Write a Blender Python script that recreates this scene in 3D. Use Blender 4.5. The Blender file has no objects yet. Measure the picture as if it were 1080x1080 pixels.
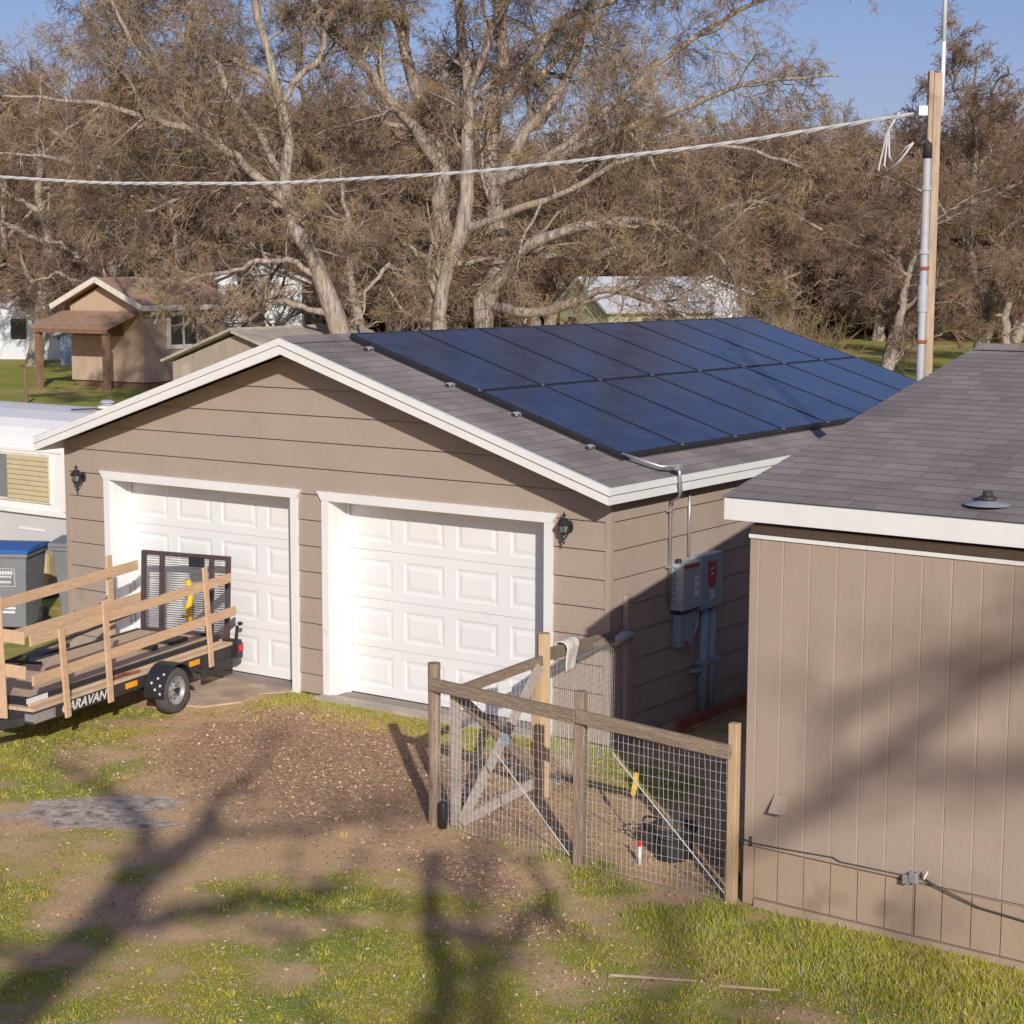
import bpy, math, random
import numpy as np
from mathutils import Vector, Matrix
R = math.radians
scene = bpy.context.scene
# ------------------------------------------------------------------ camera, sky, sun, exposure
cam = bpy.data.cameras.new('camera'); camo = bpy.data.objects.new('camera', cam)
scene.collection.objects.link(camo)
camo.location = (8.639, -14.045, 4.427)
camo.rotation_euler = (R(90 - 7.632), R(-0.182), R(34.766))
cam.sensor_width = 36; cam.lens = 63.27; cam.clip_end = 9000; cam.clip_start = .1
scene.camera = camo
SUN = Vector((.648, -.661, .378)).normalized()
world = bpy.data.worlds.new('World'); scene.world = world; world.use_nodes = True
nt = world.node_tree; bg = nt.nodes['Background']
sky = nt.nodes.new('ShaderNodeTexSky'); sky.sky_type = 'NISHITA'; sky.sun_disc = False
sky.sun_elevation = math.asin(SUN.z); sky.sun_rotation = math.atan2(SUN.x, SUN.y)
sky.altitude = 100; sky.air_density = 1.0; sky.dust_density = 1.0; sky.ozone_density = 6.0
wb = nt.nodes.new('ShaderNodeVectorMath'); wb.operation = 'MULTIPLY'; wb.inputs[1].default_value = (1.33, .975, 1.03)
nt.links.new(sky.outputs[0], wb.inputs[0]); nt.links.new(wb.outputs[0], bg.inputs[0]); bg.inputs[1].default_value = 0.09
sl = bpy.data.lights.new('sun', 'SUN'); sl.energy = 3.9; sl.angle = R(.53); sl.color = (1, .945, .86)
so = bpy.data.objects.new('sun', sl); scene.collection.objects.link(so)
so.rotation_euler = SUN.to_track_quat('Z', 'Y').to_euler()
scene.view_settings.view_transform = 'Standard'; scene.view_settings.look = 'None'
scene.view_settings.exposure = 0.0; scene.view_settings.gamma = 1
scene.cycles.max_bounces = 6; scene.cycles.transparent_max_bounces = 8
C = bpy.context.collection
rng = np.random.default_rng(7); random.seed(7)

# ------------------------------------------------------------------ materials
def lin(r, g, b):
    f = lambda c: (c/255)/12.92 if c/255 <= .04045 else ((c/255+.055)/1.055)**2.4
    return (f(r), f(g), f(b), 1)
def mat(name, col, rough=.8, var=.12, scale=6., stretch=(1, 1, 1), bump=0., bscale=None, metal=0., spec=.5, col2=None, dirt=None, coat=0.):
    m = bpy.data.materials.new(name); m.use_nodes = True; n = m.node_tree.nodes; l = m.node_tree.links
    b = n['Principled BSDF']; b.inputs['Roughness'].default_value = rough; b.inputs['Metallic'].default_value = metal
    b.inputs['Specular IOR Level'].default_value = spec; b.inputs['Coat Weight'].default_value = coat
    tc = n.new('ShaderNodeTexCoord'); mp = n.new('ShaderNodeMapping'); mp.inputs['Scale'].default_value = stretch
    l.new(tc.outputs['Object'], mp.inputs[0])
    nz = n.new('ShaderNodeTexNoise'); nz.inputs['Scale'].default_value = scale; nz.inputs['Detail'].default_value = 6
    nz.inputs['Roughness'].default_value = .65
    l.new(mp.outputs[0], nz.inputs[0])
    rmp = n.new('ShaderNodeValToRGB'); c = col[:3]
    c2 = (col2[:3] if col2 else [x*(1+var) for x in c]); c1 = c if col2 else [x*(1-var) for x in c]
    rmp.color_ramp.elements[0].color = (*c1, 1); rmp.color_ramp.elements[1].color = (*c2, 1)
    rmp.color_ramp.elements[0].position = .34; rmp.color_ramp.elements[1].position = .66
    l.new(nz.outputs[0], rmp.inputs[0]); out = rmp.outputs[0]
    if dirt:
        dc, dscale, dpos = dirt
        n2 = n.new('ShaderNodeTexNoise'); n2.inputs['Scale'].default_value = dscale; n2.inputs['Detail'].default_value = 8
        l.new(tc.outputs['Object'], n2.inputs[0])
        r2 = n.new('ShaderNodeValToRGB'); r2.color_ramp.elements[0].position = dpos; r2.color_ramp.elements[1].position = dpos+.15
        r2.color_ramp.elements[1].color = (.8, .8, .8, 1)
        l.new(n2.outputs[0], r2.inputs[0])
        mx = n.new('ShaderNodeMixRGB'); mx.inputs[2].default_value = (*dc[:3], 1)
        l.new(r2.outputs[0], mx.inputs[0]); l.new(out, mx.inputs[1]); out = mx.outputs[0]
    l.new(out, b.inputs['Base Color'])
    if bump:
        nb = n.new('ShaderNodeTexNoise'); nb.inputs['Scale'].default_value = bscale or scale*4; nb.inputs['Detail'].default_value = 5
        l.new(mp.outputs[0], nb.inputs[0])
        bp = n.new('ShaderNodeBump'); bp.inputs['Strength'].default_value = bump; bp.inputs['Distance'].default_value = .02
        l.new(nb.outputs[0], bp.inputs['Height']); l.new(bp.outputs[0], b.inputs['Normal'])
    return m
M = {}
M['siding'] = mat('siding', (.395, .315, .255), .75, .05, 1.3, (1, 1, 1), .25, 40, dirt=((.31, .24, .19), 2.2, .62))
M['t111'] = mat('t111', (.40, .31, .248), .8, .06, 1.0, (1, 1, .35), .13, 30, dirt=((.33, .25, .19), 1.3, .55))
M['skirt'] = mat('skirt', (.40, .30, .215), .85, .08, 1.5, (1, 1, .5), .13, 30, dirt=((.30, .21, .14), 3, .55))
M['white'] = mat('white_paint', (.80, .79, .77), .5, .03, 3, (1, 1, 1), .08, 30, dirt=((.66, .64, .60), 5, .66))
M['doorw'] = mat('door_white', (.80, .80, .79), .45, .02, 2, (1, 1, 1), .05, 60, dirt=((.70, .68, .64), 2.5, .66))
M['concrete'] = mat('concrete', (.56, .43, .31), .95, .2, 3, bump=.4, bscale=40, dirt=((.36, .25, .16), 1.6, .46))
M['slab'] = mat('slab', (.46, .40, .33), .95, .15, 3, bump=.4, bscale=40)
M['black'] = mat('black_metal', (.025, .025, .03), .45, .2, 10)
M['blackrust'] = mat('dark_frame', (.04, .035, .037), .6, .3, 10, dirt=((.10, .05, .035), 6, .62))
M['gatem'] = mat('gate_steel', (.075, .05, .05), .6, .25, 12)
M['tyre'] = mat('tyre', (.085, .08, .078), .85, .25, 14, bump=.4)
M['rim'] = mat('rim_silver', (.42, .42, .43), .4, .1, 10, metal=.5)
M['wood_new'] = mat('fresh_lumber', (.56, .36, .21), .8, .22, 5, (1.2, 9, 9), .2, col2=(.68, .48, .31), dirt=((.32, .20, .12), 6, .66))
M['deck'] = mat('deck_planks', (.52, .37, .24), .9, .2, 4, (1.0, 14, 1), .3, col2=(.70, .53, .37), dirt=((.28, .19, .13), 3, .62))
M['post'] = mat('weathered_post', (.42, .31, .215), .9, .2, 4, (9, 9, 1.2), .8, col2=(.22, .17, .13), dirt=((.24, .17, .115), 5, .62))
M['post_yellow'] = mat('treated_post', (.47, .32, .17), .9, .2, 4, (9, 9, 1.2), .4, col2=(.54, .40, .25))
M['rail'] = mat('weathered_rail', (.24, .18, .13), .9, .2, 4, (1.0, 12, 12), .8, col2=(.42, .32, .22), dirt=((.25, .18, .12), 4, .6))
M['greywood'] = mat('grey_wood', (.40, .34, .29), .9, .2, 5, (1, 6, 6), .4, col2=(.50, .44, .38))
M['rust'] = mat('rusty_beam', (.30, .09, .045), .85, .3, 8, bump=.3)
M['wire'] = mat('galvanised_wire', (.62, .60, .57), .45, .15, 30, metal=.25)
M['boxgrey'] = mat('electrical_grey', (.36, .42, .44), .45, .05, 4)
M['boxblue'] = mat('electrical_blue_grey', (.25, .36, .42), .45, .05, 4)
M['conduit'] = mat('galvanised_conduit', (.50, .50, .50), .38, .12, 12, metal=.55)
M['pvc'] = mat('conduit_pvc', (.30, .42, .48), .5, .06, 6)
M['red'] = mat('red_label', (.45, .03, .04), .5, .08, 8)
M['amber'] = mat('amber_plastic', (.90, .38, .02), .35, .1, 10)
M['redlens'] = mat('red_lens', (.65, .02, .02), .3, .1, 10)
M['label'] = mat('label_white', (.75, .75, .75), .5, .04, 8)
M['polewood'] = mat('pole_wood', (.38, .28, .19), .85, .2, 5, (8, 8, .7), .5, col2=(.56, .42, .29), dirt=((.26, .16, .09), 3, .6))
M['pipegrey'] = mat('pipe_grey', (.45, .45, .47), .6, .12, 5, metal=.1)
M['blue'] = mat('blue_lid', (.03, .13, .42), .45, .1, 4)
M['bin'] = mat('grey_bin', (.21, .22, .235), .55, .1, 4, dirt=((.22, .21, .20), 4, .6))
M['rv'] = mat('rv_white', (.9, .89, .87), .4, .04, 1.2, dirt=((.60, .57, .52), 2.5, .62))
M['rvgrey'] = mat('rv_grey', (.64, .63, .63), .45, .04, 1.2, dirt=((.52, .50, .48), 2.5, .6))
M['rvtan'] = mat('rv_shutter', (.56, .47, .28), .6, .08, 3)
M['tan'] = mat('tan_box', (.50, .38, .20), .7, .1, 3)
M['glass'] = mat('dark_glass', (.03, .035, .045), .08, .1, 3, spec=.8)
M['glassgrey'] = mat('grey_glass', (.22, .22, .24), .15, .1, 3, spec=.8)
M['shedwood'] = mat('shed_plywood', (.50, .37, .265), .85, .12, 2, (1, 1, .4), .2, dirt=((.40, .25, .15), 2.0, .6))
M['shedroof'] = mat('shed_roof', (.38, .235, .155), .9, .2, 4, bump=.4, bscale=30)
M['brown'] = mat('brown_trim', (.22, .13, .08), .85, .2, 4)
M['cream'] = mat('cream_trim', (.74, .68, .58), .7, .1, 4)
M['oldshed'] = mat('old_grey_boards', (.30, .255, .21), .9, .25, 3, (3, 3, .4), .5, col2=(.42, .34, .27))
M['oldroof'] = mat('old_roof', (.42, .37, .31), .85, .2, 2, bump=.3)
M['tin'] = mat('tin_white', (.66, .69, .74), .5, .08, 1.2, (1, 1, .3), dirt=((.50, .48, .45), 1.2, .6))
M['tinroof'] = mat('tin_roof', (.58, .59, .62), .45, .08, 2)
M['housegreen'] = mat('pale_green_wall', (.48, .50, .33), .8, .1, 2)
M['bluetarp'] = mat('blue_siding', (.28, .40, .52), .7, .1, 2)
M['cloth'] = mat('white_cloth', (.72, .68, .60), .9, .06, 6, bump=.3)
M['yellow'] = mat('yellow_plastic', (.80, .52, .03), .5, .1, 8)
M['blackplastic'] = mat('black_plastic', (.03, .03, .035), .5, .2, 8)
M['cable'] = mat('cable_sheath', (.62, .60, .60), .6, .1, 20)
M['darkcable'] = mat('dark_cable', (.06, .055, .05), .7, .1, 20)
M['lampglass'] = mat('lamp_glass', (.20, .22, .19), .12, .1, 8, spec=.8)
M['soffit'] = mat('soffit', (.36, .28, .225), .8, .05, 3)
M['mesh_grey'] = mat('expanded_mesh', (.13, .125, .13), .6, .1, 10)
M['dirt_wall'] = mat('foundation', (.30, .25, .21), .95, .1, 4)
M['branch'] = mat('dry_stick', (.45, .35, .25), .9, .2, 10)
M['leadgrey'] = mat('lead_flashing', (.38, .40, .44), .5, .1, 8, metal=.3)

def shingle_mat(name, c1, c2, sx, sy, rot, loc=(0, 0, 0)):
    m = bpy.data.materials.new(name); m.use_nodes = True; n = m.node_tree.nodes; l = m.node_tree.links
    b = n['Principled BSDF']; b.inputs['Roughness'].default_value = .93; b.inputs['Specular IOR Level'].default_value = .25
    tc = n.new('ShaderNodeTexCoord'); mp = n.new('ShaderNodeMapping'); mp.inputs['Rotation'].default_value = (0, 0, rot); mp.inputs['Location'].default_value = loc
    l.new(tc.outputs['Object'], mp.inputs[0])
    br = n.new('ShaderNodeTexBrick'); br.inputs['Scale'].default_value = 1; br.offset = .37; br.offset_frequency = 2
    br.squash = .7; br.squash_frequency = 3
    br.inputs['Brick Width'].default_value = sx; br.inputs['Row Height'].default_value = sy; br.inputs['Mortar Size'].default_value = .003
    br.inputs['Mortar Smooth'].default_value = .2
    br.inputs['Color1'].default_value = (*c1, 1); br.inputs['Color2'].default_value = (*c2, 1)
    br.inputs['Mortar'].default_value = (*[x*.55 for x in c1], 1)
    l.new(mp.outputs[0], br.inputs[0])
    nz = n.new('ShaderNodeTexNoise'); nz.inputs['Scale'].default_value = 160; nz.inputs['Detail'].default_value = 3
    l.new(tc.outputs['Object'], nz.inputs[0])
    n3 = n.new('ShaderNodeTexNoise'); n3.inputs['Scale'].default_value = 1.1; n3.inputs['Detail'].default_value = 6
    l.new(tc.outputs['Object'], n3.inputs[0])
    ad = n.new('ShaderNodeMath'); ad.operation = 'ADD'; l.new(nz.outputs[0], ad.inputs[0]); l.new(n3.outputs[0], ad.inputs[1])
    mr = n.new('ShaderNodeMapRange'); mr.inputs[1].default_value = .6; mr.inputs[2].default_value = 1.4; mr.inputs[3].default_value = .62; mr.inputs[4].default_value = 1.38
    l.new(ad.outputs[0], mr.inputs[0])
    mx = n.new('ShaderNodeVectorMath'); mx.operation = 'SCALE'; l.new(br.outputs[0], mx.inputs[0]); l.new(mr.outputs[0], mx.inputs['Scale'])
    l.new(mx.outputs[0], b.inputs['Base Color'])
    bp = n.new('ShaderNodeBump'); bp.inputs['Strength'].default_value = .5; bp.inputs['Distance'].default_value = .01
    l.new(nz.outputs[0], bp.inputs['Height']); l.new(bp.outputs[0], b.inputs['Normal'])
    return m
M['shingle_g'] = shingle_mat('shingles_garage', (.255, .222, .212), (.33, .286, .27), .27, .1446, R(90), (0, 3.665, 0))
M['shingle_h'] = shingle_mat('shingles_house', (.25, .215, .205), (.325, .28, .265), .25, .13903, 0, (0, .19, 0))

def bark_mat(name, c1, c2, c3, scale, bump=.8, dirn=(6, 6, 1)):
    m = mat(name, c1, .95, .2, scale, dirn, bump, scale*2.2, col2=c2, dirt=(c3, 1.1, .54), spec=.2)
    return m
M['bark'] = bark_mat('oak_bark', (.15, .122, .105), (.52, .435, .36), (.36, .30, .19), 2.4, 1.0)
M['twig'] = bark_mat('oak_twigs', (.11, .075, .062), (.53, .395, .275), (.45, .345, .13), 1.0, 0, (1, 1, 1))
M['twig_far'] = bark_mat('far_twigs', (.08, .053, .045), (.42, .285, .20), (.36, .27, .11), .45, 0, (1, 1, 1))
M['brush'] = bark_mat('brush', (.20, .14, .08), (.36, .28, .16), (.24, .23, .08), .4, 0, (1, 1, 1))

# solar glass
def solar_mat():
    m = bpy.data.materials.new('solar_glass'); m.use_nodes = True; n = m.node_tree.nodes; l = m.node_tree.links
    b = n['Principled BSDF']; b.inputs['Base Color'].default_value = (.012, .022, .055, 1)
    b.inputs['Roughness'].default_value = .22; b.inputs['IOR'].default_value = 1.5
    tc = n.new('ShaderNodeTexCoord')
    nz = n.new('ShaderNodeTexNoise'); nz.inputs['Scale'].default_value = 3; nz.inputs['Detail'].default_value = 8
    l.new(tc.outputs['Object'], nz.inputs[0])
    rp = n.new('ShaderNodeValToRGB'); rp.color_ramp.elements[0].color = (.020, .034, .078, 1); rp.color_ramp.elements[1].color = (.055, .07, .118, 1)
    rp.color_ramp.elements[0].position = .35; rp.color_ramp.elements[1].position = .75
    l.new(nz.outputs[0], rp.inputs[0])
    ck = n.new('ShaderNodeTexBrick'); ck.inputs['Scale'].default_value = 1; ck.offset = 0; ck.inputs['Brick Width'].default_value = .168; ck.inputs['Row Height'].default_value = .1865
    ck.inputs['Mortar Size'].default_value = .0035; ck.inputs['Color1'].default_value = (1, 1, 1, 1); ck.inputs['Color2'].default_value = (.82, .86, .92, 1); ck.inputs['Mortar'].default_value = (.45, .45, .5, 1)
    l.new(tc.outputs['Object'], ck.inputs[0]); mm = n.new('ShaderNodeMixRGB'); mm.blend_type = 'MULTIPLY'; mm.inputs[0].default_value = 1
    l.new(rp.outputs[0], mm.inputs[1]); l.new(ck.outputs[0], mm.inputs[2]); l.new(mm.outputs[0], b.inputs['Base Color'])
    rr = n.new('ShaderNodeMapRange'); rr.inputs[3].default_value = .06; rr.inputs[4].default_value = .18
    l.new(nz.outputs[0], rr.inputs[0]); l.new(rr.outputs[0], b.inputs['Roughness'])
    return m
M['solar'] = solar_mat()

# ------------------------------------------------------------------ mesh helpers
def link(name, me, m, parent=None, loc=None):
    if m is not None: me.materials.append(m)
    o = bpy.data.objects.new(name, me); C.objects.link(o)
    if parent is not None: o.parent = parent
    if loc is not None: o.location = loc
    return o
def tag(o, label=None, cat=None, group=None, kind=None):
    if label: o['label'] = label
    if cat: o['category'] = cat
    if group: o['group'] = group
    if kind: o['kind'] = kind
    return o
def empty(name, label, cat, loc=(0, 0, 0), rz=0, group=None):
    o = bpy.data.objects.new(name, None); C.objects.link(o); o.location = loc; o.rotation_euler = (0, 0, rz)
    o.empty_display_size = .2
    return tag(o, label, cat, group)
class MB:
    def __init__(s): s.v = []; s.f = []
    def add(s, vs, fs):
        k = len(s.v); s.v += [tuple(v) for v in vs]; s.f += [tuple(i+k for i in f) for f in fs]; return s
    def box(s, x0, x1, y0, y1, z0, z1):
        return s.add([(x0,y0,z0),(x1,y0,z0),(x1,y1,z0),(x0,y1,z0),(x0,y0,z1),(x1,y0,z1),(x1,y1,z1),(x0,y1,z1)],
                     [(0,3,2,1),(4,5,6,7),(0,1,5,4),(1,2,6,5),(2,3,7,6),(3,0,4,7)])
    def beam(s, p, q, w, h, up=(0, 0, 1)):
        p = Vector(p); q = Vector(q); d = (q-p).normalized(); u = Vector(up)
        if abs(d.dot(u)) > .98: u = Vector((0, 1, 0))
        sd = d.cross(u).normalized(); u = sd.cross(d).normalized()
        vs = [c + sd*a*w/2 + u*b*h/2 for c in (p, q) for a, b in ((-1,-1),(1,-1),(1,1),(-1,1))]
        return s.add(vs, [(0,3,2,1),(4,5,6,7),(0,1,5,4),(1,2,6,5),(2,3,7,6),(3,0,4,7)])
    def tube(s, pts, r, n=8, cap=True):
        pts = [Vector(p) for p in pts]; rs = r if isinstance(r, (list, tuple)) else [r]*len(pts)
        k = len(s.v); ref = None
        for i, p in enumerate(pts):
            t = (pts[min(i+1, len(pts)-1)] - pts[max(i-1, 0)]).normalized()
            if ref is None:
                ref = Vector((0, 0, 1)) if abs(t.z) < .9 else Vector((1, 0, 0))
            a = (ref - t*ref.dot(t)).normalized(); ref = a; b = t.cross(a)
            for j in range(n):
                an = 2*math.pi*j/n; s.v.append(tuple(p + (a*math.cos(an) + b*math.sin(an))*rs[i]))
        for i in range(len(pts)-1):
            for j in range(n):
                j2 = (j+1) % n; s.f.append((k+i*n+j, k+i*n+j2, k+(i+1)*n+j2, k+(i+1)*n+j))
        if cap:
            s.f.append(tuple(k+j for j in range(n))[::-1]); s.f.append(tuple(k+(len(pts)-1)*n+j for j in range(n)))
        return s
    def lathe(s, prof, c=(0, 0, 0), n=20, axis='z', sc=(1, 1)):
        k = len(s.v)
        for r, h in prof:
            for j in range(n):
                a = 2*math.pi*j/n; x, y = r*math.cos(a)*sc[0], r*math.sin(a)*sc[1]
                if axis == 'z': s.v.append((c[0]+x, c[1]+y, c[2]+h))
                elif axis == 'y': s.v.append((c[0]+x, c[1]+h, c[2]+y))
                else: s.v.append((c[0]+h, c[1]+x, c[2]+y))
        for i in range(len(prof)-1):
            for j in range(n):
                j2 = (j+1) % n; s.f.append((k+i*n+j, k+i*n+j2, k+(i+1)*n+j2, k+(i+1)*n+j))
        return s
    def prism(s, poly, a, b, plane='xz'):
        # poly in a plane, extruded between a and b on the third axis
        f = {'xz': lambda u, v, w: (u, w, v), 'yz': lambda u, v, w: (w, u, v), 'xy': lambda u, v, w: (u, v, w)}[plane]
        n = len(poly); vs = [f(u, v, a) for u, v in poly] + [f(u, v, b) for u, v in poly]
        return s.add(vs, [tuple(range(n)), tuple(range(2*n-1, n-1, -1))] + [(i, i+n, (i+1) % n + n, (i+1) % n) for i in range(n)])
    def quad(s, a, b, c, d): return s.add([a, b, c, d], [(0, 1, 2, 3)])
    def build(s, name, m, parent=None, loc=None, smooth=False, bevel=0):
        me = bpy.data.meshes.new(name); me.from_pydata(s.v, [], s.f); me.update()
        import bmesh
        bm = bmesh.new(); bm.from_mesh(me); bmesh.ops.recalc_face_normals(bm, faces=bm.faces); bm.to_mesh(me); bm.free()
        if smooth: me.polygons.foreach_set('use_smooth', [True]*len(me.polygons))
        o = link(name, me, m, parent, loc)
        if bevel:
            b = o.modifiers.new('bevel', 'BEVEL'); b.width = bevel; b.segments = 2; b.limit_method = 'ANGLE'
        return o
def quads_mesh(name, V, Q, smooth=True):
    me = bpy.data.meshes.new(name); nv = len(V); nf = len(Q); k = Q.shape[1]
    me.vertices.add(nv); me.vertices.foreach_set('co', np.ascontiguousarray(V, np.float32).ravel())
    me.loops.add(nf*k); me.loops.foreach_set('vertex_index', np.ascontiguousarray(Q, np.int32).ravel())
    me.polygons.add(nf); me.polygons.foreach_set('loop_start', np.arange(nf, dtype=np.int32)*k)
    me.polygons.foreach_set('use_smooth', np.full(nf, smooth)); me.update(calc_edges=True); return me
def text_part(body, size, m, parent, loc, rot, name='lettering', ext=.002, shear=0., xs=1.0):
    cu = bpy.data.curves.new('t', 'FONT'); cu.body = body; cu.size = size; cu.extrude = ext; cu.shear = shear
    cu.align_x = 'CENTER'; cu.align_y = 'CENTER'; cu.offset = size*.02
    t = bpy.data.objects.new('t', cu); C.objects.link(t)
    dg = bpy.context.evaluated_depsgraph_get(); me = bpy.data.meshes.new_from_object(t.evaluated_get(dg))
    bpy.data.objects.remove(t)
    o = link(name, me, m, parent, loc); o.rotation_euler = rot; o.scale = (xs, 1, 1); return o

# value noise in numpy
def vnoise(x, y, seed=0, octaves=4):
    out = np.zeros_like(x, dtype=float); amp = 1; tot = 0
    for o in range(octaves):
        xi = np.floor(x).astype(np.int64); yi = np.floor(y).astype(np.int64); fx = x-xi; fy = y-yi
        fx = fx*fx*(3-2*fx); fy = fy*fy*(3-2*fy)
        def h(a, b):
            n = (a*374761393 + b*668265263 + (seed+o)*1442695041) & 0x7fffffff
            n = ((n ^ (n >> 13))*1274126177) & 0x7fffffff
            return ((n ^ (n >> 16)) & 0xffff)/65535.
        v = (h(xi, yi)*(1-fx)+h(xi+1, yi)*fx)*(1-fy) + (h(xi, yi+1)*(1-fx)+h(xi+1, yi+1)*fx)*fy
        out += v*amp; tot += amp; amp *= .5; x = x*2.03+17; y = y*2.03+5
    return out/tot

# ------------------------------------------------------------------ ground
def sstep(a, b, x):
    t = np.clip((x-a)/(b-a), 0, 1); return t*t*(3-2*t)
def blob(x, y, cx, cy, rx, ry, rot=0.):
    c, s = math.cos(rot), math.sin(rot); dx = x-cx; dy = y-cy
    return np.exp(-(((dx*c+dy*s)/rx)**2 + ((-dx*s+dy*c)/ry)**2))
def cover(x, y):
    """ground cover: grass 0..1, leaf litter 0..1, gravel 0..1"""
    n1 = vnoise(x*1.7, y*1.7, 3, 5); n2 = vnoise(x*3.1, y*3.1, 9, 4); n3 = vnoise(x*.5+4, y*.5, 5, 3)
    g = .53 + 1.7*(n1-.5) + 1.6*(n2-.5) + .5*(n3-.5)
    lit = 1.15*blob(x, y, -2.2, -1.9, 1.9, 1.25, R(-50)) + .35*blob(x, y, 1.3, -3.7, .7, .35, R(-30)) + .45*blob(x, y, .2, -1.0, .8, .6)
    lit += .60*blob(x, y, -.2, -2.3, 1.5, .8, R(-30)) + .4*blob(x, y, 1.0, -3.75, 1.1, .35, R(-15)) + .35*blob(x, y, 2.6, -4.9, .8, .3, R(-30)) + .3*blob(x, y, 4.3, -4.5, .6, .25) + .4*blob(x, y, -3.9, -3.1, .9, .3, R(-40)) + .5*blob(x, y, 2.3, -2.2, .8, .6)
    lit += .5*blob(x, y, 2.1, -4.3, .35, .2) + .4*blob(x, y, -.5, -5.6, .5, .3) + .35*blob(x, y, 3.4, -4.4, .6, .25)
    lit = np.clip(lit + .7*(n2-.5)*sstep(.15, .5, lit), 0, 1)
    gr = blob(x, y, -2.42, -4.25, .62, .34, R(40)) + .55*blob(x, y, -2.2, -3.75, .3, .16) + .5*blob(x, y, -1.7, -4.2, .35, .1, R(40))
    gr = np.clip(gr*1.6 + 1.5*(n2-.5)*sstep(.1, .4, gr) - .35, 0, 1)
    bare = 1.35*blob(x, y, -.9, -3.7, 1.9, .9, R(20)) + .8*blob(x, y, 1.6, -2.0, 1.6, 1.0) + .7*blob(x, y, -2.7, -4.9, 1.0, .9) + .9*blob(x, y, 1.7, -1.4, 1.9, 1.2) + .6*blob(x, y, .6, -5.6, .9, .35, R(20))
    bare += 1.2*blob(x, y, -4.9, -.6, .9, .6) + .8*blob(x, y, 2, 3, 2, 4)
    g = g - .7*blob(x, y, 2.6, -4.9, .7, .25, R(-30)) - .6*blob(x, y, 4.2, -4.6, .5, .2, R(20)) - .6*blob(x, y, 3.4, -3.75, .35, .15)
    g = g - .8*lit - 1.3*gr - .55*bare
    strip = sstep(-1.25, -.5, y)*sstep(-4.3, -3.7, x)*sstep(.3, -.5, x)*sstep(.2, -.1, y)
    g = g + .75*strip*(.5+n2) + .5*blob(x, y, -4.3, -2.9, 1.6, .7, R(-60)) + .6*blob(x, y, 4.0, -3.8, 2.2, .8) + .5*blob(x, y, 3.2, -5.0, 1.6, .9) + .4*blob(x, y, .7, -4.2, .7, .45, R(60))
    g += .6*blob(x, y, .7, -1.1, 1.0, .5) + .5*blob(x, y, -9, -1, 2.5, 3)
    far = sstep(18, 30, np.hypot(x, y)); g = g*(1-far) + far*(.66 + 1.3*(n3-.5) + .5*(n1-.5)); lit = lit*(1-far)
    return np.clip(g, 0, 1), lit, gr
def gheight(x, y):
    near = 1 - sstep(20, 40, np.hypot(x+3, y+1))
    foot = sstep(-.1, -1.0, y) # level at the garage
    return near*.05*(vnoise(x*.9, y*.9, 21, 3)-.5)*foot
xs = np.concatenate([-np.geomspace(4000, 12, 60), np.arange(-11.9, 9, .1), np.geomspace(9.05, 4000, 55)])
ys = np.concatenate([-np.geomspace(4000, 9, 50), np.arange(-8.9, 5, .1), np.geomspace(5.05, 5000, 75)])
X, Y = np.meshgrid(xs, ys); G, L, V_ = cover(X, Y); Z = gheight(X, Y)
V = np.stack([X, Y, Z], -1).reshape(-1, 3)
ny, nx = X.shape; idx = np.arange(nx*ny).reshape(ny, nx)
Q = np.stack([idx[:-1, :-1], idx[:-1, 1:], idx[1:, 1:], idx[1:, :-1]], -1).reshape(-1, 4)
me = quads_mesh('ground', V, Q)
ca = me.color_attributes.new('cover', 'FLOAT_COLOR', 'POINT')
ca.data.foreach_set('color', np.stack([G, L, V_, np.ones_like(G)], -1).astype(np.float32).ravel())
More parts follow.
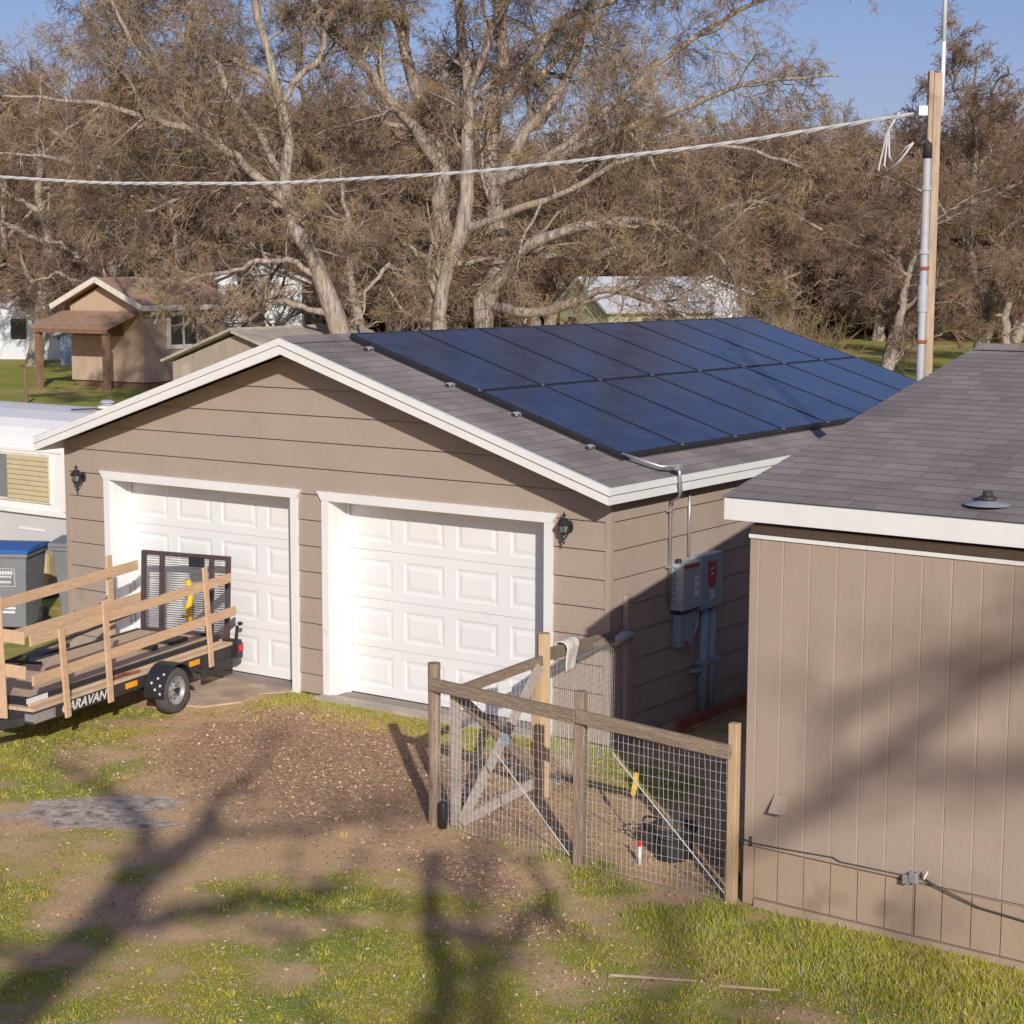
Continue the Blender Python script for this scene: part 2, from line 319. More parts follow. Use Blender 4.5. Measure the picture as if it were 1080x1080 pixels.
def ground_mat():
    m = bpy.data.materials.new('ground'); m.use_nodes = True; n = m.node_tree.nodes; l = m.node_tree.links
    b = n['Principled BSDF']; b.inputs['Roughness'].default_value = .95; b.inputs['Specular IOR Level'].default_value = .15
    at = n.new('ShaderNodeAttribute'); at.attribute_name = 'cover'
    sp = n.new('ShaderNodeSeparateColor'); l.new(at.outputs['Color'], sp.inputs[0])
    tc = n.new('ShaderNodeTexCoord')
    def noise(s, d=6, r=.6):
        z = n.new('ShaderNodeTexNoise'); z.inputs['Scale'].default_value = s; z.inputs['Detail'].default_value = d; z.inputs['Roughness'].default_value = r
        l.new(tc.outputs['Object'], z.inputs[0]); return z.outputs[0]
    def ramp(src, stops):
        r = n.new('ShaderNodeValToRGB'); e = r.color_ramp.elements
        while len(e) < len(stops): e.new(.5)
        for i, (p, c) in enumerate(stops): e[i].position = p; e[i].color = (*c, 1)
        l.new(src, r.inputs[0]); return r.outputs[0]
    def mix(f, a, c):
        x = n.new('ShaderNodeMixRGB'); l.new(f, x.inputs[0]); l.new(a, x.inputs[1]); l.new(c, x.inputs[2]); return x.outputs[0]
    def thr(src, nz, amt, lo, hi):
        a = n.new('ShaderNodeMath'); a.operation = 'MULTIPLY_ADD'; l.new(nz, a.inputs[0]); a.inputs[1].default_value = amt; l.new(src, a.inputs[2])
        r = n.new('ShaderNodeMapRange'); r.inputs[1].default_value = lo+amt*.5; r.inputs[2].default_value = hi+amt*.5; l.new(a.outputs[0], r.inputs[0]); return r.outputs[0]
    fine = noise(55, 8, .75); mid = noise(9, 8, .7); big = noise(.8, 5); leaf = noise(28, 4, .8)
    dirt = ramp(fine, [(.25, (.38, .23, .115)), (.5, (.70, .46, .25)), (.75, (.84, .62, .38))])
    grass = ramp(fine, [(.25, (.15, .14, .02)), (.5, (.42, .36, .06)), (.75, (.58, .50, .16))])
    grass2 = ramp(fine, [(.25, (.09, .12, .02)), (.5, (.25, .31, .045)), (.75, (.42, .44, .11))])
    gmix = mix(ramp(big, [(.4, (0, 0, 0)), (.6, (1, 1, 1))]), grass, grass2)
    litter = ramp(leaf, [(.3, (.14, .08, .045)), (.45, (.42, .26, .155)), (.6, (.62, .41, .25)), (.72, (.80, .58, .38))])
    gravel = ramp(mid, [(.32, (.16, .11, .08)), (.46, (.46, .38, .31)), (.66, (.78, .69, .58))])
    mf = n.new('ShaderNodeMath'); mf.operation = 'MULTIPLY_ADD'; l.new(fine, mf.inputs[0]); mf.inputs[1].default_value = .6; l.new(mid, mf.inputs[2])
    c = mix(thr(sp.outputs[0], mf.outputs[0], .9, .28, .92), dirt, gmix)
    c = mix(thr(sp.outputs[1], leaf, .8, .35, .55), c, litter)
    c = mix(thr(sp.outputs[2], mf.outputs[0], .9, .3, .6), c, gravel)
    grain = noise(190, 3, .8); gr_ = n.new('ShaderNodeMapRange'); gr_.inputs[1].default_value = .3; gr_.inputs[2].default_value = .7; gr_.inputs[3].default_value = .62; gr_.inputs[4].default_value = 1.38; l.new(grain, gr_.inputs[0])
    vs_ = n.new('ShaderNodeVectorMath'); vs_.operation = 'SCALE'; l.new(c, vs_.inputs[0]); l.new(gr_.outputs[0], vs_.inputs['Scale']); c = vs_.outputs[0]
    l.new(c, b.inputs['Base Color'])
    bp = n.new('ShaderNodeBump'); bp.inputs['Strength'].default_value = .5; bp.inputs['Distance'].default_value = .02
    ad = n.new('ShaderNodeMath'); ad.operation = 'ADD'; l.new(fine, ad.inputs[0]); l.new(mid, ad.inputs[1])
    l.new(ad.outputs[0], bp.inputs['Height']); l.new(bp.outputs[0], b.inputs['Normal'])
    return m
tag(link('ground', me, ground_mat()), kind='structure')
# far hills
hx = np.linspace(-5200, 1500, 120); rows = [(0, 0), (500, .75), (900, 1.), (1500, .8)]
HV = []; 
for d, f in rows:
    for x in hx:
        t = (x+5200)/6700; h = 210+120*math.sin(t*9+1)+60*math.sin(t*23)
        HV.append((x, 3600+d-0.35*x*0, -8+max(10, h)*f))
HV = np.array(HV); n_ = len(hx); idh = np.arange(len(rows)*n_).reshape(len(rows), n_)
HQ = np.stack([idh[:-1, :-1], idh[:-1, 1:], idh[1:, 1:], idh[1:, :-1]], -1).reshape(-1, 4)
tag(link('hills', quads_mesh('hills', HV, HQ), mat('hills', (.10, .14, .20), .95, .15, .01)), kind='structure')  # blue of distance haze is painted into the hill colour

# concrete apron in front of the garage doors
mb = MB()
pts = [(-6.7, -.02), (-6.6, -.5), (-5.9, -.8), (-5.2, -1.0), (-4.65, -1.22), (-4.2, -1.1), (-4.0, -.7), (-4.1, -.35), (-3.86, -.02)]
mb.prism(pts, -.05, .008, 'xy')
tag(mb.build('apron', M['concrete']), kind='structure')
mb = MB(); mb.box(-3.47, -.6, -.2, -.012, -.05, .035)
tag(mb.build('door_slab', M['slab']), kind='structure')

# ------------------------------------------------------------------ GARAGE
W = 7.33; D = 9.3; ZR = 3.74; XR = -3.665; XE = .24; XL = -7.42
SL = (ZR-2.50)/(XE-XR); SLL = (ZR-2.54)/(XR-XL)
def roofz(x): return ZR - (x-XR)*SL if x > XR else ZR - (XR-x)*SLL
gar = empty('garage', 'taupe two-car garage with white roll-up doors and a grey shingle roof', 'garage')
LAP = .272; Z0 = 2.13
def clip_poly(poly, f):
    out = []
    for i in range(len(poly)):
        a, b = poly[i], poly[(i+1) % len(poly)]; fa, fb = f(a), f(b)
        if fa >= 0: out.append(a)
        if (fa >= 0) != (fb >= 0):
            t = fa/(fa-fb); out.append((a[0]+(b[0]-a[0])*t, a[1]+(b[1]-a[1])*t))
    return out
def lap_wall(x0, x1, ztop_fn_clips, openings, to3, zmax):
    mb = MB(); rows = []
    k = -20
    while Z0 + k*LAP < zmax:
        zb, zt = Z0+k*LAP, Z0+(k+1)*LAP; k += 1
        if zt <= 0.02: continue
        zb2 = max(zb, .02)
        rects = [(x0, x1, zb2, zt)]
        for (a, b, c, d) in openings:
            nr = []
            for r in rects:
                if r[1] <= a or r[0] >= b or r[3] <= c or r[2] >= d: nr.append(r); continue
                if r[0] < a: nr.append((r[0], a, r[2], r[3]))
                if r[1] > b: nr.append((b, r[1], r[2], r[3]))
                xa, xb = max(r[0], a), min(r[1], b)
                if r[3] > d: nr.append((xa, xb, d, r[3]))
                if r[2] < c: nr.append((xa, xb, r[2], c))
            rects = nr
        for r in rects:
            poly = [(r[0], r[2]), (r[1], r[2]), (r[1], r[3]), (r[0], r[3])]
            for f in ztop_fn_clips: poly = clip_poly(poly, f)
            if len(poly) < 3: continue
            off = lambda z: .014 + .014*(zt-z)/LAP
            for za_, zb_, rec in ((zb2, zt-.012, 0), (zt-.012, zt, 1)):
                pp = clip_poly(clip_poly(poly, lambda p: p[1]-za_), lambda p: zb_-p[1])
                if len(pp) < 3: continue
                vs = [to3(u, .002 if rec else off(z), z) for u, z in pp]; mb.add(vs, [tuple(range(len(vs)))])
            if abs(r[2]-zb) < 1e-6:   # butt edge with a shadow gap
                lo = [p for p in poly if abs(p[1]-zb) < 1e-6]
                if len(lo) >= 2:
                    a, b = min(p[0] for p in lo), max(p[0] for p in lo)
                    mb.quad(to3(a, .028, zb), to3(b, .028, zb), to3(b, .001, zb), to3(a, .001, zb))
    return mb
fr = lap_wall(-W, 0, [lambda p: ZR-(p[0]-XR)*SL-.10-p[1], lambda p: ZR-(XR-p[0])*SLL-.10-p[1]], [(-6.66, -3.84, 0, 2.13), (-3.42, -.65, 0, 2.13)], lambda u, o, z: (u, -o, z), 3.8)
fr.build('front_siding', M['siding'], gar)
sd = lap_wall(0, D, [], [], lambda u, o, z: (o, u, z), 2.40)
sd.build('side_siding', M['siding'], gar)
mb = MB()  # wall core, back and left walls
mb.box(-W, -6.66, .0, .10, 0, 2.2).box(-3.84, -3.42, 0, .10, 0, 2.2).box(-.65, 0, 0, .10, 0, 2.2)
mb.prism([(-W, 2.13), (0, 2.13), (0, 2.47), (XR, 3.64), (-W, 2.47)], .003, .10)
mb.box(-W, -W+.1, .1, D, 0, 2.46).box(-.1, 0, .1, D, 0, 2.46)
mb.prism([(-W, 0), (0, 0), (0, 2.47), (XR, 3.64), (-W, 2.47)], D, D+.1)
mb.build('wall', M['siding'], gar)
mb = MB(); mb.box(-.03, .030, -.030, .03, .02, 2.45); mb.build('corner_board', M['siding'], gar)
mb = MB(); mb.box(-W-.03, -W+.03, -.032, .04, .02, 2.43); mb.build('corner_board', M['siding'], gar)
mb = MB(); mb.box(-W-.02, .02, .0, D, -.05, .02); mb.build('foundation', M['dirt_wall'], gar)
# roof with shingle courses
YF, YB = -.42, 9.60
mb = MB(); Ls = math.hypot(XE-XR, ZR-2.5); nc = int(Ls/.147); 
for side in (0, 1):
    xe = XE if side == 0 else XL; ze = roofz(xe)
    for i in range(nc):
        t0, t1 = i/nc, (i+1)/nc
        xa, xb = XR+(xe-XR)*t0, XR+(xe-XR)*t1; za, zb = ZR+(ze-ZR)*t0, ZR+(ze-ZR)*t1
        mb.quad((xa, YF, za+.001), (xb, YF, zb+.004), (xb, YB, zb+.004), (xa, YB, za+.001))
        mb.quad((xb, YF, zb+.004), (xb, YF, zb+.001), (xb, YB, zb+.001), (xb, YB, zb+.004))
mb.prism([(XR-.16, roofz(XR-.16)+.012), (XR, ZR+.028), (XR+.16, roofz(XR+.16)+.012), (XR, ZR+.010)], YF, YB)
rf = mb.build('roof', M['shingle_g'], gar)
mb = MB(); mb.prism([(XL, roofz(XL)-.003), (XR, ZR-.003), (XE, 2.497), (XE, 2.47), (XR, ZR-.035), (XL, roofz(XL)-.03)], YF+.03, YB-.03)
mb.build('roof_deck', M['soffit'], gar)
mb = MB()  # flat soffit under the eaves and rakes
mb.box(.03, XE-.03, -.01, YB-.03, 2.352, 2.366)
mb.build('soffit', M['soffit'], gar)
mb = MB()
for xe in (XL, XE):  # rake: fascia and drip trim above
    ze = roofz(xe)
    mb.add([(XR, YF-.0, ZR-.155), (xe, YF, ze-.155), (xe, YF, ze-.055), (XR, YF, ZR-.055), (XR, YF+.03, ZR-.155), (xe, YF+.03, ze-.155), (xe, YF+.03, ze-.055), (XR, YF+.03, ZR-.055)],
           [(0,1,2,3),(4,7,6,5),(0,4,5,1),(3,2,6,7),(1,5,6,2)])
    mb.add([(XR, YF-.022, ZR-.06), (xe+.0225, YF-.022, ze-.067), (xe+.0225, YF-.022, ze+.001), (XR, YF-.022, ZR+.008), (XR, YF+.02, ZR-.06), (xe+.0225, YF+.02, ze-.067), (xe+.0225, YF+.02, ze+.001), (XR, YF+.02, ZR+.008)],
           [(0,1,2,3),(4,7,6,5),(0,4,5,1),(3,2,6,7),(1,5,6,2)])
mb.box(XE-.028, XE-.001, YF+.0305, YB, 2.345, 2.437).box(XE-.03, XE+.022, YF+.0205, YB, 2.436, 2.503)
mb.box(XL, XL+.03, YF+.031, YB, roofz(XL)-.155, roofz(XL)-.055).box(XL-.02, XL+.02, YF+.021, YB, roofz(XL)-.06, roofz(XL))
mb.build('fascia', M['white'], gar)
# doors
def door_unit(xa, xb, h, rec):
    d = []
    dw = xb-xa
    mb = MB(); rows, cols = 4, 4; sh = (h-.03)/rows; z0 = .03
    for r in range(rows):
        za, zb = z0+r*sh, z0+(r+1)*sh - .006
        for c in range(cols):
            ca, cb = xa+c*dw/cols, xa+(c+1)*dw/cols
            loops = [(0, 0, 0), (.075, .09, 0), (.095, .11, .007), (.115, .13, .007), (.145, .16, .001), (.16, .175, 0)]
            rings = [[(ca+m_, rec+o, za+n_), (cb-m_, rec+o, za+n_), (cb-m_, rec+o, zb-n_), (ca+m_, rec+o, zb-n_)] for m_, n_, o in loops]
            for a, b in zip(rings[:-1], rings[1:]):
                for i in range(4): mb.quad(a[i], a[(i+1) % 4], b[(i+1) % 4], b[i])
            mb.quad(*rings[-1])
        mb.quad((xa, rec+.008, zb), (xb, rec+.008, zb), (xb, rec+.008, zb+.004), (xa, rec+.008, zb+.004))
        mb.quad((xa, rec, zb), (xb, rec, zb), (xb, rec+.008, zb), (xa, rec+.008, zb))
    dd = mb.build('garage_door', M['doorw'], gar)
    mb = MB(); mb.box(xa, xb, rec-.005, rec+.02, .0, .028); mb.build('bottom_seal', M['black'], dd)
    mb = MB(); mb.box(xa-.06, xa, .0, rec+.02, 0, h+.02).box(xb, xb+.06, 0, rec+.02, 0, h+.02).box(xa, xb, 0, rec+.02, h, h+.04)
    mb.box(xa, xa+.035, rec-.03, rec-.004, .0, h).box(xb-.035, xb, rec-.03, rec-.004, 0, h).box(xa+.035, xb-.035, rec-.03, rec-.004, h-.035, h)
    mb.build('door_jamb', M['white'], gar)
    mb = MB(); mb.box(xa-.10, xa-.012, -.052, -.003, 0, h+.0).box(xb+.012, xb+.10, -.052, -.003, 0, h)
    mb.prism([(xa-.10, h), (xb+.10, h), (xb+.165, h+.095), (xa-.165, h+.095)], -.056, -.003)
    mb.build('door_casing', M['white'], gar)
door_unit(-3.36, -.71, 2.075, .26)
door_unit(-6.60, -3.90, 2.075, .26)
# solar array: one framed array bolted to the roof
th = math.atan(SL); ux = Vector((-math.cos(th), 0, math.sin(th))); nn = Vector((math.sin(th), 0, math.cos(th)))
arr = empty('solar_array', 'array of sixteen dark blue solar panels in two rows on the garage roof', 'solar panels', (-.16, .492, 2.71))
PL, PW = 1.76, 1.13
def onp(s, y, h): return ux*s + Vector((0, y, 0)) + nn*h
for j in range(2):
    for i in range(8):
        a0, a1 = j*PL+.008, (j+1)*PL-.008; y0, y1 = i*PW+.008, (i+1)*PW-.008
        mb = MB()
        def rim(sa, sb, ya, yb):
            vs = [onp(s_, y_, h_) for h_ in (-.038, .002) for s_, y_ in ((sa, ya), (sb, ya), (sb, yb), (sa, yb))]
            mb.add(vs, [(0,3,2,1),(4,5,6,7),(0,1,5,4),(1,2,6,5),(2,3,7,6),(3,0,4,7)])
        fw = .018
        rim(a0, a0+fw, y0, y1); rim(a1-fw, a1, y0, y1); rim(a0+fw, a1-fw, y0, y0+fw); rim(a0+fw, a1-fw, y1-fw, y1)
        pf = mb.build('solar_panel', M['black'], arr)
        mb = MB(); vs = [onp(s_, y_, h_) for h_ in (-.03, -.001) for s_, y_ in ((a0+fw, y0+fw), (a1-fw, y0+fw), (a1-fw, y1-fw), (a0+fw, y1-fw))]
        mb.add(vs, [(0,3,2,1),(4,5,6,7),(0,1,5,4),(1,2,6,5),(2,3,7,6),(3,0,4,7)])
        g = mb.build('cell_glass', M['solar'], pf)
        mb = MB()
# rails run along the array; feet and end clamps show at the near edge
for s_ in (.35, 1.25, 2.1, 3.2):
    mb = MB(); a = onp(s_, -.07, -.06); b = onp(s_, 8*PW+.05, -.06); mb.beam(a, b, .04, .042, nn)
    r_ = mb.build('mounting_rail', M['pipegrey'], arr)
    mb = MB(); 
    for y_ in (.0, 2.2, 4.4, 6.6, 8.8):
        mb = MB(); p = onp(s_, y_-.015, -.094); mb.beam(p, p+nn*.045, .04, .06, (0, 1, 0)); mb.build('foot', M['blackrust'], r_)
    mb = MB(); p = onp(s_, -.03, -.075); mb.tube([p, p+Vector((0, -.05, .0)), p+Vector((0, -.06, 0))+nn*.02], .022, 8); mb.build('rail_end', M['blackrust'], r_)
mb = MB(); vs = [onp(s_, y_, h_) for h_ in (-.10, -.039) for s_, y_ in ((.01, .022), (2*PL-.01, .022), (2*PL-.01, .034), (.01, .034))]  # black strips added below the array edges to paint the gap's shadow
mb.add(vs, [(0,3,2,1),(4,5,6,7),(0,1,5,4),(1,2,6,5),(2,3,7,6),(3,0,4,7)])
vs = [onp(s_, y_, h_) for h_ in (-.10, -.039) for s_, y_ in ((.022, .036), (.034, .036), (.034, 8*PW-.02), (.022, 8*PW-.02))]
mb.add(vs, [(0,3,2,1),(4,5,6,7),(0,1,5,4),(1,2,6,5),(2,3,7,6),(3,0,4,7)]); mb.build('edge_shade_strip', M['black'], arr)
for i in range(9):
    for s_ in (0.0, PL, 2*PL):
        mb = MB(); p = onp(s_, i*PW, .004); mb.beam(p-ux*.012, p+ux*.012, .02, .008, nn); mb.build('panel_clamp', M['conduit'], arr)

# wall lanterns
def lantern(x, z, label):
    t = empty('wall_lantern', label, 'outdoor lamp', (x, -.03, z), 0, 'lanterns beside the garage doors'); t.scale = (.74, .8, .76)
    mb = MB(); mb.lathe([(0, -.015), (.045, -.012), (.05, 0), (.045, .012)], (0, 0, 0), 12, 'y', (1, 1.6)); mb.build('back_plate', M['black'], t)
    mb = MB(); mb.tube([(0, -.01, .02), (0, -.06, .06), (0, -.11, .04), (0, -.13, .005)], .009, 8)
    mb.tube([(0, -.01, -.04), (0, -.05, -.10), (0, -.09, -.13), (0, -.12, -.09)], .008, 8); mb.build('arm', M['black'], t)
    mb = MB(); cx = -.13
    for j in range(6):
        a = math.pi*j/3; mb.beam((.047*math.cos(a), cx+.047*math.sin(a), -.055), (.074*math.cos(a), cx+.074*math.sin(a), .045), .009, .009)
    mb.lathe([(.03, -.075), (.052, -.062), (.05, -.05)], (0, cx, 0), 6)
    mb.lathe([(.09, .04), (.095, .05), (.055, .10), (.022, .125), (.016, .145), (.03, .155), (.012, .175), (.005, .20), (.0, .205)], (0, cx, 0), 12)
    mb.lathe([(.0, -.21), (.008, -.2), (.018, -.17), (.012, -.15), (.03, -.12), (.02, -.09), (.035, -.074), (0, -.07)], (0, cx, 0), 10)
    mb.build('lantern_cage', M['black'], t)
    mb = MB(); mb.lathe([(0, -.052), (.042, -.05), (.066, .04), (0, .045)], (0, cx, 0), 6); mb.build('lamp_glass', M['lampglass'], t)
lantern(-7.05, 2.075, 'black wall lantern on the garage corner beside the motorhome')
lantern(-.42, 2.055, 'black wall lantern right of the garage doors, above the gate')

# ---- electrical gear on the side wall
inv = empty('inverter', 'grey inverter box with a pale sunlit side on the garage side wall', 'electrical box', (0.03, 1.08, 1.14))
mb = MB(); mb.box(0, .15, 0, .395, 0, .46); mb.build('case', M['boxgrey'], inv, bevel=.008)
mb = MB(); mb.box(.152, .157, .22, .30, .12, .18).box(.152, .157, .22, .30, .20, .26).box(.152, .157, .22, .30, .28, .32); mb.build('sticker', M['label'], inv)
mb = MB(); mb.box(.152, .158, .02, .3, .415, .45); mb.build('warning_label', M['red'], inv)
mb = MB()
for i in range(7): mb.box(.05, .062, -.004, -.001, .08+i*.055, .10+i*.055)
mb.build('vent_slot', M['blackrust'], inv)
mb = MB(); mb.box(-.01, .12, .02, .36, -.03, -.002); mb.build('bottom_plate', M['black'], inv); mb = MB(); mb.tube([(.05, .08, .461), (.05, .08, .50)], .028, 10); mb.build('fitting', M['black'], inv)
dis = empty('disconnect_box', 'grey electrical panel with a red warning label, right of the inverter', 'electrical box', (0.03, 1.49, 1.08))
mb = MB(); mb.box(0, .12, 0, .45, 0, .55); cs = mb.build('case', M['boxblue'], dis, bevel=.006)
mb = MB(); mb.box(.122, .128, .02, .43, .02, .53); mb.build('door', M['boxblue'], dis)
mb = MB()
mb.prism([(.16, .22), (.27, .22), (.30, .30), (.30, .48), (.13, .48), (.13, .30)], .130, .134, 'yz'); mb.build('warning_label', M['red'], dis)
mb = MB(); mb.box(.130, .134, .17, .26, .10, .14).box(.130, .134, .17, .25, .15, .18).box(.1345, .136, .19, .24, .34, .36).box(.1345, .136, .17, .26, .40, .41); mb.build('sticker', M['label'], dis)
lob = empty('junction_box', 'small blue-grey box with a white whip cable below the inverter', 'electrical box', (0.03, 1.14, .76))
mb = MB(); mb.box(0, .09, 0, .26, 0, .33); mb.build('case', M['boxblue'], lob, bevel=.005)
mb = MB(); mb.box(.092, .095, .10, .16, .01, .05); mb.build('warning_label', M['red'], lob)
mb = MB(); mb.tube([(.05, .262, .10), (.05, .33, .09), (.05, .41, .16), (.05, .42, .30)], .014, 8); mb.build('whip_cable', M['cable'], lob)
mb = MB(); mb.box(.02, .08, .262, .34, .2, .34); mb.build('fitting', M['boxblue'], lob)
cd = empty('conduit_run', 'pair of tall blue-grey conduits running down from the electrical panel to the ground', 'conduit', (.06, 1.8, 0))
for y_ in (-.08, .07):
    mb = MB(); mb.tube([(0, y_, -.03), (0, y_, 1.075)], .052, 12); mb.build('pipe', M['pvc'], cd, smooth=True)
mb = MB(); mb.box(-.03, .06, -.16, .17, .50, .54).box(-.03, .05, -.30, -.16, .44, .475); mb.build('strap', M['pvc'], cd)
rc = empty('roof_conduit', 'galvanised conduit bending from the solar panels over the eave down to the inverter', 'conduit', (.05, 1.04, 1.2))
mb = MB(); mb.tube([(0, 0, .0), (0, 0, .96), (.03, -.03, 1.03), (.20, -.19, 1.10), (.243, -.24, 1.17), (.248, -.27, 1.28), (.245, -.29, 1.41)], .017, 8); mb.build('pipe', M['conduit'], rc, smooth=True)
mb = MB(); mb.box(.215, .275, -.34, -.25, 1.37, 1.43); mb.build('elbow_box', M['conduit'], rc, bevel=.01)
mb = MB(); mb.tube([(.22, -.32, 1.41), (.12, -.40, 1.40), (.0, -.46, 1.44), (-.22, -.50, 1.50)], .017, 8); mb.build('roof_pipe', M['conduit'], rc, smooth=True)
mb = MB(); mb.box(-.02, .02, -.05, .05, .37, .385).box(-.02, .02, -.05, .05, .92, .935); mb.build('strap', M['conduit'], rc)
mb = MB(); mb.tube([(.045, 1.42, 1.63), (.045, 1.42, 2.36)], .014, 8)
tag(mb.build('thin_conduit', M['conduit'], smooth=True), 'short thin vertical conduit between eave and the top of the inverter', 'conduit')

# ------------------------------------------------------------------ HOUSE on the right
HL = 9.0; HD = 8.3
hou = empty('house', 'taupe house with grooved plywood walls and a grey shingle roof at the right edge', 'house', (3.0, -3.03, 0), R(-2.2))
mb = MB(); pos = [0.0, .075]; x = .262
while x < HL: pos.append(x); x += .203
pos = [p for p in pos if p < HL] + [HL]
for a, b in zip(pos[:-1], pos[1:]):
    z0_, z1_ = .43, 2.70
    mb.quad((a+.002, 0, z0_), (b-.010, 0, z0_), (b-.010, 0, z1_), (a+.002, 0, z1_))
    mb.quad((b-.010, 0, z0_), (b, .007, z0_), (b, .007, z1_), (b-.010, 0, z1_))
    mb.quad((b, .007, z0_), (b+.002, 0, z0_), (b+.002, 0, z1_), (b, .007, z1_))
mb.quad((0, 0, .43), (HL, 0, .43), (HL, .03, .43), (0, .03, .43)); mb.quad((0, 0, .43), (0, .03, .43), (0, .03, 2.7), (0, 0, 2.7))
mb.build('front_wall', M['t111'], hou)
mb = MB()
mb.box(0, HL, .03, .10, -.1, 2.70); mb.prism([(.03, -.1), (HD, -.1), (HD, 2.70), (HD/2, 3.56), (.03, 2.70)], 0.004, .10, 'yz')
mb.prism([(.1, -.1), (HD, -.1), (HD, 2.70), (HD/2, 3.56), (.1, 2.70)], HL-.1, HL, 'yz'); mb.box(.1, HL-.1, HD-.1, HD, -.1, 2.7)
mb.build('wall', M['t111'], hou)
mb = MB()  # skirting: one course of panels below the long seam, stepping at a joint
sk = [(0.075, 1.282), (1.290, 2.9), (2.908, 4.1), (4.108, HL)]
for a, b in sk:
    xx = [p for p in pos if a < p < b]; e = [a]+xx+[b]
    for p, q in zip(e[:-1], e[1:]):
        g1 = .004; mb.box(p+g1, q-g1, .012, .0298, .055, .418-.012*(p/2))
mb.build('skirting', M['skirt'], hou)
mb = MB(); mb.box(-.004, .071, .002, .0295, .0, .422).box(.085, HL, -.006, .0295, -.06, .045)
mb.build('skirt_board', M['skirt'], hou)
mb = MB(); mb.box(-.003, HL, -.016, -.002, 2.612, 2.640); mb.build('frieze_trim', M['white'], hou)
# roof
EX, EY, EZ = -.09, -.19, 2.905; RY, RZ = 4.12, 3.79
mb = MB(); n1 = 31
for sgn in (0, 1):
    ye, yr = (EY, RY) if sgn == 0 else (2*RY-EY, RY)
    for i in range(n1):
        t0, t1 = i/n1, (i+1)/n1
        ya, yb = yr+(ye-yr)*t0, yr+(ye-yr)*t1; za, zb = RZ+(EZ-RZ)*t0, RZ+(EZ-RZ)*t1
        mb.quad((EX-.035, ya, za+.001), (EX-.035, yb, zb+.0045), (HL+.2, yb, zb+.0045), (HL+.2, ya, za+.001))
        mb.quad((EX-.035, yb, zb+.0045), (EX-.035, yb, zb+.001), (HL+.2, yb, zb+.001), (HL+.2, yb, zb+.0045))
SH = (RZ-EZ)/(RY-EY)
for i in range(34):  # ridge caps
    xa = EX+i*.275; mb.prism([(RY-.16, RZ-.16*SH+.014), (RY, RZ+.03), (RY+.16, RZ-.16*SH+.014), (RY, RZ+.012)], xa, xa+.272, 'yz')
mb.build('roof', M['shingle_h'], hou)
mb = MB(); mb.prism([(EY+.02, EZ-.004), (RY, RZ-.004), (2*RY-EY-.02, EZ-.004), (2*RY-EY-.02, EZ-.03), (RY, RZ-.04), (EY+.02, EZ-.03)], EX+.02, HL+.15, 'yz')
mb.build('roof_deck', M['soffit'], hou)
mb = MB(); mb.box(EX+.02, HL+.15, EY+.02, -.001, 2.755, 2.765).box(EX+.02, -.001, 0, HD, 2.755, 2.765); mb.build('soffit', M['soffit'], hou)
mb = MB(); mb.box(EX, HL+.2, EY-.02, EY+.018, EZ-.150, EZ-.006)
for sgn in (0, 1):
    ye, yr = (EY+.019, RY) if sgn == 0 else (2*RY-EY, RY)
    mb.add([(EX-.02, ye, EZ-.15), (EX-.02, yr, RZ-.15), (EX-.02, yr, RZ-.012), (EX-.02, ye, EZ-.012), (EX+.015, ye, EZ-.15), (EX+.015, yr, RZ-.15), (EX+.015, yr, RZ-.012), (EX+.015, ye, EZ-.012)],
           [(0,1,2,3),(4,7,6,5),(0,4,5,1),(3,2,6,7),(0,3,7,4),(1,5,6,2)])
mb.build('fascia', M['white'], hou)
# roof vent pipe
vx, vy = 1.66, .03; vz = EZ + (vy-EY)*SH
mb = MB(); mb.lathe([(.0, .03), (.06, .03), (.075, .02), (.14, .012), (.15, .004)], (vx, vy+.05, vz+.012), 20)
vp = mb.build('vent_flashing', M['leadgrey'], hou, smooth=True)
mb = MB(); mb.tube([(vx, vy+.05, vz+.03), (vx, vy+.05, vz+.10)], .032, 14); mb.lathe([(.06, .03), (.055, .045), (.035, .055)], (vx, vy+.05, vz+.02), 16); mb.build('vent_pipe', M['blackrust'], vp)
# wall flap vent
mb = MB(); mb.add([(.235, -.004, .71), (.335, -.004, .71), (.335, -.004, .83), (.245, -.004, .83), (.225, -.075, .715), (.325, -.075, .715), (.34, -.012, .835), (.24, -.012, .835)],
                  [(4,5,6,7),(0,4,7,3),(1,2,6,5),(0,1,5,4)])
mb.build('wall_vent', M['t111'], hou)
# spigot box and cables
sp = MB(); sp.box(1.27, 1.33, -.06, -.002, .43, .50).box(1.22, 1.268, -.05, -.002, .41, .47)
tb = sp.build('outlet_box', M['conduit'], hou, bevel=.006)
mb = MB(); mb.tube([(1.36, -.03, .51), (1.40, -.05, .53), (1.38, -.06, .48)], .008, 6); mb.build('outlet_clip', M['cream'], tb)
cb = MB()
cb.tube([(-.02, -.01, .47), (.08, -.02, .455), (.35, -.014, .46), (.7, -.014, .475), (.75, -.014, .455), (1.25, -.016, .46)], .0045, 6)
cb.tube([(1.30, -.03, .50), (1.45, -.03, .44), (1.6, -.03, .40), (1.75, -.02, .355), (2.1, -.02, .33), (2.6, -.02, .26), (4, -.03, .22)], .0055, 6)
cb.tube([(.065, -.016, .50), (.065, -.018, .43)], .008, 6)
cb.build('wall_cable', M['darkcable'], hou, smooth=True)

